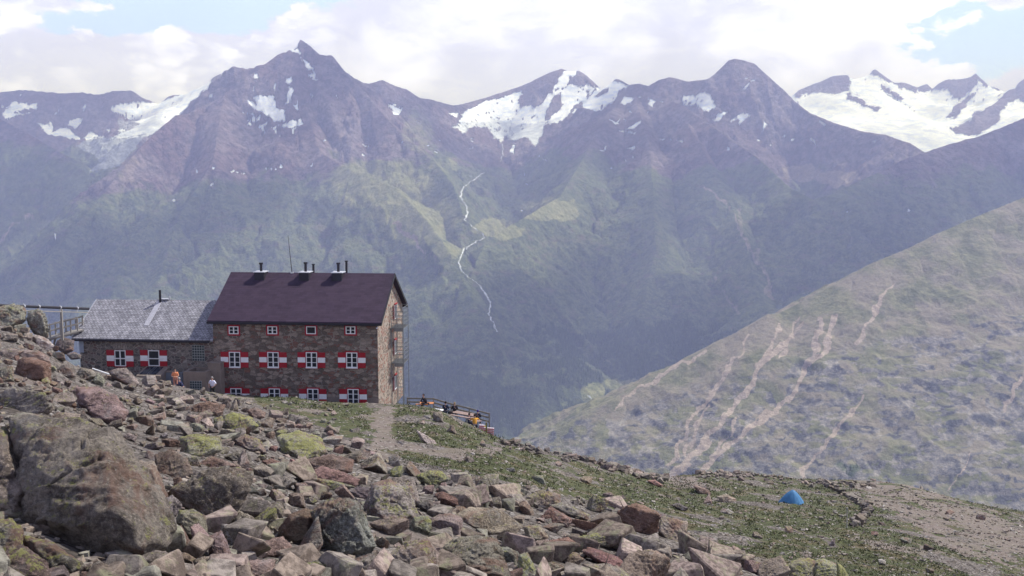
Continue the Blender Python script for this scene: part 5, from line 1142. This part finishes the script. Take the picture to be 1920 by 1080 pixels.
# fire escape on the gable
fe = thing('fire_escape', O + DY * 4.9 + DX * .05, -TH, 'grey steel fire escape with two caged landings on the gable wall', 'fire escape')
yl, Wp, Lp = 0.0, 1.12, 2.3
zz = [gab(735, 612)[1], gab(735, 678)[1]]
for y in (0, Lp):
    MB().box(Wp - .05, Wp, y, y + .05, ZB, zz[0] + 1.75).build('post', m_steel, fe); MB().box(.03, .08, y, y + .05, ZB, zz[0] + 1.75).build('post', m_steel, fe)
for z in zz:
    fl_ = MB(); fl_.box(0, Wp, 0.05, Lp, z - .06, z - .02); 
    for i in range(8): fl_.box(0, Wp, .06 + i * .29, .10 + i * .29, z - .02, z + .005)
    f_ = fl_.build('landing', m_steel, fe)
    rl = MB()
    for hgt in (.35, .7, 1.05, 1.4, 1.72):
        rl.box(Wp - .04, Wp - .01, .05, Lp, z + hgt, z + hgt + .03); rl.box(.08, Wp - .04, .01, .04, z + hgt, z + hgt + .03); rl.box(.08, Wp - .04, Lp + .01, Lp + .04, z + hgt, z + hgt + .03)
    for i in range(1, 5): rl.box(Wp - .038, Wp - .012, i * Lp / 5, i * Lp / 5 + .02, z, z + 1.74)
    rl.build('railing', m_steel, f_)
    MB().box(.3, Wp - .05, -.03, -.005, z - .30, z - .05).build('kick_plate', m_steel, f_)
for k, (z0, z1) in enumerate(((ZB, zz[1]), (zz[1], zz[0]))):
    ld = MB(); xx = .45 + .0 * k
    for dx in (0, .42): ld.bar((xx + dx, Lp * .35, z0), (xx + dx, Lp * .35, z1 + 1.0), .025, 5)
    z = z0 + .3
    while z < z1 + .9: ld.bar((xx, Lp * .35, z), (xx + .42, Lp * .35, z), .015, 5); z += .3
    ld.build('ladder', m_steel, fe)
# antenna-like dark pipe to the left and the footbridge
A, B_ = at(-120, 568, 66), at(166, 579, 84)
pl = thing('pipeline', A, 0, 'thick black pipe on posts running from the left outcrop to the wing roof', 'pipe')
def rel(o, p): return Vector(p) - Vector(o.location)
MB().bar((0, 0, 0), rel(pl, B_), .11, 10, 0).build('pipe', m_black, pl)
dn = Vector((0, 0, -.32)); dirp = (B_ - A).normalized()
MB().plank(dn + dirp * 7, rel(pl, B_) + dn, .10, .07).build('support_beam', m_wood, pl)
for px in (44, 72, 112, 144):
    t = (px - (-120)) / 286.0; 
    for _ in range(3):
        p = A.lerp(B_, t); q_ = proj(p.x, p.y, p.z)[0]; t += (px - q_) / 286.0 * .8
    p = A.lerp(B_, t); MB().bar(rel(pl, p - dirp * .05), rel(pl, p + dirp * .05), .15, 10).box(p.x - A.x - .03, p.x - A.x + .03, p.y - A.y - .03, p.y - A.y + .03, p.z - A.z - .36, p.z - A.z + .22).build('clamp', m_zinc, pl)
    if px == 112: MB().box(p.x - A.x - .08, p.x - A.x + .08, p.y - A.y + .12, p.y - A.y + .28, p.z - A.z - 4.6, p.z - A.z - .12).build('post', m_wood, pl)
a, b_ = at(88, 634, 81), at(152, 618, 83)
fb = thing('footbridge', a, 0, 'weathered wooden footbridge with railing rising to the back of the stone wing', 'footbridge')
MB().plank((0, 0, 0), rel(fb, b_), 1.0, .10).plank((0, -.5, -.14), rel(fb, b_) + Vector((0, -.5, -.14)), .1, .16).build('deck', m_wood, fb)
for off in (-.5, .5):
    for t in (.18, .48, .78, .98):
        p = Vector(rel(fb, b_)) * t + Vector((0, off, 0)); MB().box(p.x - .05, p.x + .05, p.y - .05, p.y + .05, p.z - .3, p.z + 1.15).build('post', m_wood, fb)
    r_ = MB()
    for hgt in (.55, 1.05): r_.plank(Vector(rel(fb, b_)) * .15 + Vector((0, off - .08, hgt)), Vector(rel(fb, b_)) + Vector((0, off - .08, hgt)), .05, .12)
    r_.build('rail', m_wood, fb)
MB().plank(Vector(rel(fb, b_)) * .25 + Vector((0, 0, -.05)), Vector(rel(fb, b_)) * .1 + Vector((0, 0, -1.5)), .14, .14).build('brace', m_wood, fb)
h = hit1(192, 699); h = h or at(192, 699, 45)
a, b_ = at(173, 691, h.y - .3), at(211, 704, h.y - .3)
rod = MB().bar((0, 0, 0), b_ - a, .045, 8).build('white_pole', m_white); rod.location = a; tag(rod, 'thin white pole lying across the rocks below the stone wing', 'pole')
# ------------------------------------------------------------------ people
m_skin = plain('skin', (.50, .30, .22), .6, .05); m_hair = {'dark': plain('dark hair', (.03, .022, .018), .7, .2), 'blond': plain('fair hair', (.38, .28, .15), .7, .2), 'grey': plain('grey hair', (.35, .33, .32), .7, .15)}
m_face = plain('eyes and lips', (.07, .03, .03), .4, .1)
CL = {}
def cloth(c):
    if c not in CL: CL[c] = plain('cloth', c, .85, .12, 9)
    return CL[c]
def skin_obj(name, J, E, mat, parent, sub=1):
    me = bpy.data.meshes.new(name); ks = list(J); me.from_pydata([J[k][0] for k in ks], [(ks.index(a), ks.index(b)) for a, b in E], [])
    o = bpy.data.objects.new(name, me); COL.objects.link(o); o.parent = parent
    md = o.modifiers.new('Skin', 'SKIN'); md.use_smooth_shade = True
    sv = me.skin_vertices[0].data
    for i, k in enumerate(ks):
        r = J[k][1]; sv[i].radius = (r, r) if not isinstance(r, tuple) else r; sv[i].use_root = i == 0
    s = o.modifiers.new('Subsurf', 'SUBSURF'); s.levels = sub; s.render_levels = sub
    me.materials.append(mat); return o
def person(loc, rz, pose, shirt, legs, hair, label, group=None, hat=None, sc_=1.0, arms='front', short=True):
    root = thing('person', loc, rz, label, 'person', group); root.scale = (sc_,) * 3
    if pose == 'stand': pz, lean = .93, 0.0; knee = [(.10, -.03, .50), (.11, -.05, .50)]; ank = [(.11, .02, .09), (.13, -.02, .09)]
    elif pose == 'walk': pz, lean = .92, -.03; knee = [(.10, -.16, .50), (.10, .04, .50)]; ank = [(.11, -.20, .09), (.11, .26, .12)]
    elif pose == 'sit': pz, lean = .52, -.05; knee = [(.13, -.43, .50), (.14, -.44, .50)]; ank = [(.13, -.42, .09), (.15, -.38, .09)]
    elif pose == 'bend': pz, lean = .52, -.28; knee = [(.15, -.43, .50), (.16, -.44, .50)]; ank = [(.15, -.36, .09), (.16, -.34, .09)]
    l = lean; ch = (0, l * .6, pz + .30); nk = (0, l, pz + .52); hd = (0, l - .03, pz + .66); tp = (0, l - .02, pz + .75)
    J = {'pel': ((0, 0, pz), (.145, .11)), 'ch': (ch, (.165, .115)), 'nk': (nk, .058), 'hd': (hd, (.078, .092)), 'tp': (tp, (.066, .075))}
    E = [('pel', 'ch'), ('ch', 'nk'), ('nk', 'hd'), ('hd', 'tp')]
    hz = pz + .46
    A_ = {'front': ((.25, l - .06, hz - .26), (.10, l - .30, hz - .28), (.04, l - .36, hz - .26)), 'hip': ((.33, l + .02, hz - .24), (.20, l - .14, hz - .42), (.15, l - .2, hz - .44)),
          'down': ((.25, l + .03, hz - .28), (.25, l - .05, hz - .52), (.25, l - .07, hz - .60)), 'wide': ((.36, l - .10, hz - .16), (.34, l - .34, hz - .22), (.30, l - .42, hz - .24))}[arms]
    for s, nm in ((-1, 'L'), (1, 'R')):
        i = 0 if s < 0 else 1
        J['sh' + nm] = ((s * .175, l, pz + .45), .062); J['el' + nm] = ((s * A_[0][0], A_[0][1], A_[0][2]), .042); J['wr' + nm] = ((s * A_[1][0], A_[1][1], A_[1][2]), .028); J['ha' + nm] = ((s * A_[2][0], A_[2][1], A_[2][2]), (.034, .022))
        J['hp' + nm] = ((s * .09, 0, pz - .05), .095); J['kn' + nm] = ((s * knee[i][0], knee[i][1], knee[i][2]), .058); J['an' + nm] = ((s * ank[i][0], ank[i][1], ank[i][2]), .040); J['to' + nm] = ((s * (ank[i][0] + .02), ank[i][1] - .17, ank[i][2] - .045), (.042, .03))
        E += [('ch', 'sh' + nm), ('sh' + nm, 'el' + nm), ('el' + nm, 'wr' + nm), ('wr' + nm, 'ha' + nm), ('pel', 'hp' + nm), ('hp' + nm, 'kn' + nm), ('kn' + nm, 'an' + nm), ('an' + nm, 'to' + nm)]
        w0, h0 = Vector(J['wr' + nm][0]), Vector(J['ha' + nm][0]); d = (h0 - w0).normalized(); sdv = d.cross(Vector((0, 0, 1)) if abs(d.z) < .8 else Vector((0, 1, 0))).normalized(); dn_ = d.cross(sdv)
        for f_, (o_, ln_) in enumerate(((-.026, .062), (-.009, .078), (.009, .072), (.026, .056))):
            a = h0 + sdv * o_ + d * .03; k = f'f{f_}{nm}'; J[k] = (tuple(a + d * ln_ * .5), .009); J[k + 'b'] = (tuple(a + d * ln_ + dn_ * .02), .008); E += [('ha' + nm, k), (k, k + 'b')]
        k = f't{nm}'; J[k] = (tuple(w0.lerp(h0, .6) + sdv * -.045 * s + d * .02), .010); J[k + 'b'] = (tuple(w0.lerp(h0, .8) + sdv * -.06 * s + d * .045), .009); E += [('ha' + nm, k), (k, k + 'b')]
    skin_obj('body', J, E, m_skin, root)
    G = lambda k, f=1.18, e=.012: (J[k][0], tuple(r * f + e for r in J[k][1]) if isinstance(J[k][1], tuple) else J[k][1] * f + e)
    S = {'pel': ((0, 0, pz - .02), (.165, .13)), 'ch': G('ch', 1.1), 'nk': ((nk[0], nk[1] + .005, nk[2] - .04), .075)}; SE = [('pel', 'ch'), ('ch', 'nk')]
    for nm in 'LR':
        S['sh' + nm] = G('sh' + nm); e_ = Vector(J['el' + nm][0]); S['el' + nm] = (tuple(e_), .058); SE += [('ch', 'sh' + nm), ('sh' + nm, 'el' + nm)]
        if not short: S['wr' + nm] = (J['wr' + nm][0], .042); SE.append(('el' + nm, 'wr' + nm))
    skin_obj('shirt', S, SE, cloth(shirt), root)
    T_ = {'pel': ((0, 0, pz - .01), (.155, .122))}; TE = []
    for nm in 'LR':
        T_['hp' + nm] = G('hp' + nm, 1.1); T_['kn' + nm] = G('kn' + nm, 1.15); a_ = Vector(J['an' + nm][0]); T_['an' + nm] = (tuple(a_ + Vector((0, 0, .02))), .058); TE += [('pel', 'hp' + nm), ('hp' + nm, 'kn' + nm), ('kn' + nm, 'an' + nm)]
    skin_obj('trousers', T_, TE, cloth(legs), root)
    D, Fc = ICO[3]; V = D * np.array([.092, .105, .108]); V = V[:, :]; keep = ~((V[:, 1] < -.035) & (V[:, 2] < .045)); V = V + np.array([0, l - .012, pz + .70]); lo_ = pz + .615
    V[:, 2] = np.maximum(V[:, 2], lo_); fk = Fc[keep[Fc].all(1)]
    link('hat' if hat else 'hair', np_mesh('hair', V, fk, True), cloth(hat) if hat else m_hair[hair], root)
    q = MB()
    for s in (-1, 1): q.box(s * .032 - .009, s * .032 + .009, l - .125, l - .105, pz + .672, pz + .682)
    q.box(-.02, .02, l - .122, l - .105, pz + .60, pz + .607); q.build('face', m_face, root)
    MB().prism([(-.011, l - .10), (.011, l - .10), (0, l - .142)], pz + .625, pz + .665, 'z').build('nose', m_skin, root)
    return root
def head_at(px, py, Y, tot): p = at(px, py - (5 if px > 700 else 0), Y); return Vector((p.x, p.y, p.z - tot))
person(head_at(328, 691, 77.0, 1.72), R(10), 'stand', (.72, .26, .12), (.45, .22, .16), 'dark', 'man in an orange T-shirt with folded arms by the grey wall', arms='front')
person(head_at(343, 708, 75.5, 1.28), R(-75), 'bend', (.02, .025, .07), (.06, .06, .08), 'grey', 'crouching person in a navy jacket below the light shaft', short=False)
person(head_at(398, 706, 76.3, 1.72), R(-20), 'walk', (.70, .70, .82), (.03, .035, .03), 'grey', 'person in a white shirt and dark trousers walking beside the concrete pier', arms='hip')
# terrace
def tbl(loc, rz, mat, label, cat='table', h=.74, L=2.2, Wd=.6, grp=None, name='picnic_table'):
    t = thing(name, loc, rz, label, cat, grp); q = MB()
    n_ = max(2, int(Wd / .14))
    for i in range(n_): q.box(-L / 2, L / 2, -Wd / 2 + i * Wd / n_ + .006, -Wd / 2 + (i + 1) * Wd / n_ - .006, h - .04, h)
    q.build('tabletop' if cat == 'table' else 'seat', mat, t)
    for s in (-1, 1): MB().plank((s * (L / 2 - .3), -Wd * .4, -.35), (s * (L / 2 - .3), 0, h - .045), .06, .05).plank((s * (L / 2 - .3), Wd * .4, -.35), (s * (L / 2 - .3), .0, h - .05), .06, .05).build('leg', m_steel, t)
    return t
def top_at(px, py, Y, h): p = at(px, py, Y); return Vector((p.x, p.y, p.z - h))
tbl(top_at(800, 755.5, 81.2, .74), R(2), m_orange, 'orange wooden table at the left end of the terrace', h=.74, L=1.15)
tbl(top_at(791, 757.5, 80.4, .46), R(2), m_orange, 'orange bench in front of the orange table', 'bench', .46, 1.0, .28, name='bench')
tbl(top_at(872, 775, 80.0, .74), R(-35), m_pinkw, 'long pale reddish table in the middle of the terrace', L=2.3, Wd=.75)
tbl(top_at(862, 780, 78.2, .46), R(-35), m_pinkw, 'bench along the near side of the long reddish table', 'bench', .46, 2.0, .28, name='bench')
tbl(top_at(825, 768, 80.2, .74), R(-20), m_white, 'pale table end behind the person in dark blue', L=1.1, Wd=.5)
tbl(top_at(888, 786.5, 78.2, .74), R(-60), m_pinkw, 'salmon-coloured table between the purple-capped and the yellow-shirted guest', L=1.6, Wd=.7)
tbl(top_at(872, 794, 76.6, .46), R(-50), m_wood, 'grey weathered bench left of the guest in yellow', 'bench', .46, 1.3, .3, name='bench')
person(head_at(800, 743, 80.6, 1.30), R(-60), 'bend', (.02, .018, .022), (.03, .03, .04), 'dark', 'guest in black seated at the orange table', short=False)
person(head_at(835, 758, 79.2, 1.30), R(165), 'sit', (.018, .03, .055), (.03, .035, .05), 'dark', 'guest in dark blue seated with back to us at the pale table', short=False)
person(head_at(852.5, 759.5, 81.2, 1.30), R(190), 'sit', (.02, .018, .02), (.03, .03, .04), 'blond', 'fair-haired guest in black at the far side of the long table', short=False)
person(head_at(895.5, 773.5, 79.4, 1.32), R(170), 'sit', (.022, .022, .035), (.03, .03, .04), 'dark', 'guest in dark jacket and purple cap near the right end of the fence', short=False, hat=(.06, .035, .22))
person(head_at(890, 784.5, 76.8, 1.24), R(182), 'bend', (.62, .30, .04), (.03, .03, .05), 'dark', 'guest in a yellow-orange shirt leaning forward, back to us', arms='wide')
person(head_at(874, 782, 78.4, 1.22), R(120), 'bend', (.05, .04, .11), (.05, .05, .07), 'dark', 'guest in dark purple bending over the bench between red bag and long table', short=False)
def sack(px, py, Y, s, mat, label, name='backpack'):
    t = thing(name, at(px, py, Y), R(20), label, 'backpack'); D, Fc = ICO[3]; V = D / np.maximum(np.abs(D).max(1) ** .5, .5)[:, None] * np.array([.17, .13, .27]) * s; V[:, 0] *= 1 - .25 * np.clip(V[:, 2] / .27, 0, 1)
    link('body', np_mesh('body', V, Fc, True), mat, t); MB().box(-.10 * s, .10 * s, -.20 * s, -.12 * s, -.18 * s, .04 * s).build('pocket', mat, t, .02); MB().box(-.12 * s, -.08 * s, .10 * s, .15 * s, -.2 * s, .2 * s).box(.08 * s, .12 * s, .10 * s, .15 * s, -.2 * s, .2 * s).build('strap', m_black, t, .01)
sack(861, 796, 76.6, 1.15, cloth((.38, .03, .05)), 'red backpack on the ground left of the weathered bench')
sack(852, 791, 77.4, .8, cloth((.45, .5, .46)), 'pale green backpack beside the red one')
sack(846, 777, 79.0, 1.0, cloth((.03, .02, .02)), 'black backpack under the pale table')
m_str, nt, b = newmat('striped cloth', .85)
P = N(nt, 'ShaderNodeTexCoord').outputs['Object']; wv = N(nt, 'ShaderNodeTexWave', {'Vector': P, 'Scale': 2.3, 'Distortion': .6}, bands_direction='Z').outputs[1]
nt.links.new(mixc(nt, smooth(nt, wv, .35, .65), (.70, .60, .60), (.55, .07, .09)), b.inputs['Base Color'])
def drape(loc, rz, w_, h_, mat, label, name, cat):
    nx, nz_ = 14, 14; u, v = np.meshgrid(np.linspace(0, 1, nx), np.linspace(0, 1, nz_)); X = (u - .5) * w_; Z = -v * h_; Yv = -.04 - .10 * v + .035 * np.sin(u * 17 + v * 2) * (.3 + v)
    top = np.stack([X[0], np.full(nx, .06), np.zeros(nx)], -1)[None]; V = np.concatenate([top, np.stack([X, Yv, Z], -1)], 0)
    o = link(name, np_mesh(name, V.reshape(-1, 3), grid_faces(nz_ + 1, nx), True), mat, loc=loc); o.rotation_euler = (0, 0, rz); s = o.modifiers.new('Solid', 'SOLIDIFY'); s.thickness = .02; return tag(o, label, cat)
drape(at(917, 802.5, 75.6), R(-12), .8, .75, m_str, 'red and white striped blanket hanging at the right end of the terrace', 'blanket', 'blanket')
drape(at(903, 797, 76.0), R(-12), .42, .5, m_str, 'smaller striped towel hanging just right of the guest in yellow', 'towel', 'towel')
drape(at(908, 799, 76.2), R(-5), .4, .85, cloth((.50, .40, .12)), 'mustard-yellow cloth hanging between the two striped ones', 'towel', 'towel')
fn = thing('terrace_fence', at(764, 757, 86), 0, 'weathered wooden rail fence along the outer edge of the terrace', 'fence')
FPS = [(764, 746, 87), (813, 747, 86), (846, 756.5, 84), (880, 765, 82), (917.5, 775, 80)]
tops = [at(*p) for p in FPS]
for p in tops: MB().box(p.x - fn.location.x - .06, p.x - fn.location.x + .06, p.y - fn.location.y - .06, p.y - fn.location.y + .06, p.z - fn.location.z - 1.9, p.z - fn.location.z + .05).build('post', m_wood, fn)
for k, dz in enumerate((0, -.32, -.66)):
    q = MB()
    for a, b_ in zip(tops[:-1], tops[1:]):
        if a is tops[0] and k == 2: continue
        q.plank(a - fn.location + Vector((0, -.09, dz - .02)), b_ - fn.location + Vector((0, -.09, dz - .02)), .04, .13)
    q.build('rail', m_wood, fn)
t = thing('wooden_post', at(912, 815, 75.4), 0, 'short olive-painted post beside the striped blanket', 'post')
MB().box(-.06, .06, -.06, .06, -.5, .95).build('shaft', plain('olive paint', (.22, .2, .06), .7, .15), t); MB().box(-.075, .075, -.075, .075, .952, 1.0).build('cap', m_wood, t)
# tent
h = hit1(1483, 944)
tent = thing('tent', h, R(8), 'small blue dome tent pitched on the meadow', 'tent'); tent.scale = (.86, .86, .84)
m_tent = plain('blue tent fabric', (.06, .19, .36), .6, .18, 3)
na2, nr2 = 48, 18; V = []
for i in range(nr2 + 1):
    r = 1 - i / nr2
    for j in range(na2):
        a = 2 * math.pi * j / na2; rid = 1 - .10 * (1 - abs(math.cos(2 * a)) ** .5) * (1 if r > .05 else 0)
        hz_ = (1 - r ** 1.55) * 1.12; V.append((1.15 * r * math.cos(a) * rid + .12 * (1 - r), .85 * r * math.sin(a) * rid, hz_ + .03 * (r ** 6) * math.cos(8 * a)))
Fq = [(i * na2 + j, i * na2 + (j + 1) % na2, (i + 1) * na2 + (j + 1) % na2, (i + 1) * na2 + j) for i in range(nr2) for j in range(na2)]
link('fly', np_mesh('fly', np.array(V), np.array(Fq), True), m_tent, tent)
def arc(a, name):
    q = MB(); pr = None
    for i in range(25):
        r = -1 + 2 * i / 24; p = Vector((1.15 * r * math.cos(a) + .12 * (1 - abs(r)), .85 * r * math.sin(a), (1 - abs(r) ** 1.55) * 1.12 + .012))
        if pr is not None: q.bar(pr, p, .014, 5)
        pr = p
    q.build(name, plain('tent pole sleeve', (.07, .27, .52), .5, .05), tent)
arc(R(0), 'pole_sleeve'); arc(R(90), 'pole_sleeve')
MB().prism([(.55, -.52), (1.13, -.2), (1.2, .0), (.7, .0)], .02, .05, 'z').build('groundsheet', m_black, tent)
q = MB(); q.add([(.25, -.62, .30), (.62, -.50, .24), (.98, -.36, .03), (.45, -.80, .03)], [(0, 1, 2, 3)]); q.build('door', plain('darker tent door', (.035, .15, .33), .6, .1), tent)
h = hit1(1588, 990)
mp = thing('marker_pole', h, 0, 'thin pale marker pole standing in the meadow right of the tent', 'pole')
MB().bar((0, 0, -.2), (-.03, 0, 40 / F * h.y), .035, 8, 0, .03).build('shaft', plain('pale wood', (.40, .38, .33), .8, .12), mp); MB().bar((-.03, 0, 40 / F * h.y - .12), (-.03, 0, 40 / F * h.y + .01), .045, 8).build('cap', m_steel, mp)
# ------------------------------------------------------------------ clouds above the range and the hazy air
HZ = 1.5e-4
def box_mesh(name, lo, hi):
    V = np.array([(x, y, z) for x in (lo[0], hi[0]) for y in (lo[1], hi[1]) for z in (lo[2], hi[2])])
    Fq = np.array([(0,1,3,2),(4,6,7,5),(0,4,5,1),(2,3,7,6),(0,2,6,4),(1,5,7,3)]); return np_mesh(name, V, Fq, False)
mh = bpy.data.materials.new('hazy air'); mh.use_nodes = True; nt = mh.node_tree; nt.nodes.clear()
pv = N(nt, 'ShaderNodeVolumePrincipled', {'Color': (.49, .56, 1.0, 1), 'Absorption Color': (1, 1, 1, 1), 'Density': HZ, 'Anisotropy': 0.0})
N(nt, 'ShaderNodeOutputMaterial', {1: pv.outputs[0]})
lo = MV.min(0); hi = MV.max(0)
tag(link('haze', box_mesh('haze', (lo[0] - 300, -120, lo[2] - 20), (hi[0] + 300, hi[1] + 300, hi[2] + 30)), mh), 'blue mountain haze filling the valley air', 'haze', kind='stuff')

# unseen broken cloud shading the range, its gaps placed to let patches of sun through
spots = [(740,335,430),(790,400,360),(700,370,260),(850,455,160),(690,330,260),(780,260,230),(840,305,200),(1040,385,240),(930,435,180),(1500,325,330),(1580,335,300),(250,300,230),(225,345,180),(320,205,420),(980,205,330),(1410,125,260),(1120,740,180),(1190,722,220),(420,150,250)]
SP_ = []
CZ = 2350.0
for x, y, r in spots:
    h = mtn_hit(x, y, 1000, 9000)
    if h is None: continue
    t = (CZ - h.z) / sd.z; SP_.append((h.x + sd.x * t, h.y + sd.y * t, r))
rg = np.random.default_rng(5); D, Fc0 = ICO[3]; VV, FF = [], []; nn_ = 0
for gx_ in np.arange(-4300, 6600, 300):
    for gy_ in np.arange(3300, 8300, 300):
        x, y = gx_ + rg.uniform(-110, 110), gy_ + rg.uniform(-110, 110)
        sx_, sy_ = x - sd.x * (CZ + 200) / sd.z, y - sd.y * (CZ + 200) / sd.z          # about where its shadow lands
        if sy_ < 2750 or (sx_ > sy_ * .30 and sy_ > 6300): continue
        if sx_ > .12 * sy_ and sy_ < 3300: continue
        if any(math.hypot(x - a, y - b_) < r * 1.25 + 130 for a, b_, r in SP_): continue
        if rg.uniform() < .10: continue
        s3 = np.array([rg.uniform(170, 260), rg.uniform(170, 260), rg.uniform(60, 120)]); c = np.array([x, y, CZ + rg.uniform(-60, 120)])
        V = D * s3; n = fbm3(V[:, 0] / 90 + x, V[:, 1] / 90 + y, V[:, 2] / 90, 3, 7); V = V * (1 + .35 * n)[:, None]; V[:, 2] = np.maximum(V[:, 2], -35)
        VV.append(V + c); FF.append(Fc0 + nn_); nn_ += len(V)
mc = bpy.data.materials.new('cloud'); mc.use_nodes = True; nt = mc.node_tree; nt.nodes.clear()
a = N(nt, 'ShaderNodeBsdfDiffuse', {'Color': (.95, .95, .97, 1)}); t = N(nt, 'ShaderNodeBsdfTransparent'); tl_ = N(nt, 'ShaderNodeBsdfTranslucent', {'Color': (.95, .95, .97, 1)})
m1 = N(nt, 'ShaderNodeMixShader', {0: .5, 1: a.outputs[0], 2: tl_.outputs[0]}); m2 = N(nt, 'ShaderNodeMixShader', {0: .58, 1: m1.outputs[0], 2: t.outputs[0]})
N(nt, 'ShaderNodeOutputMaterial', {0: m2.outputs[0]})
tag(link('shade_clouds', np_mesh('shade_clouds', np.concatenate(VV), np.concatenate(FF), True), mc), kind='structure')
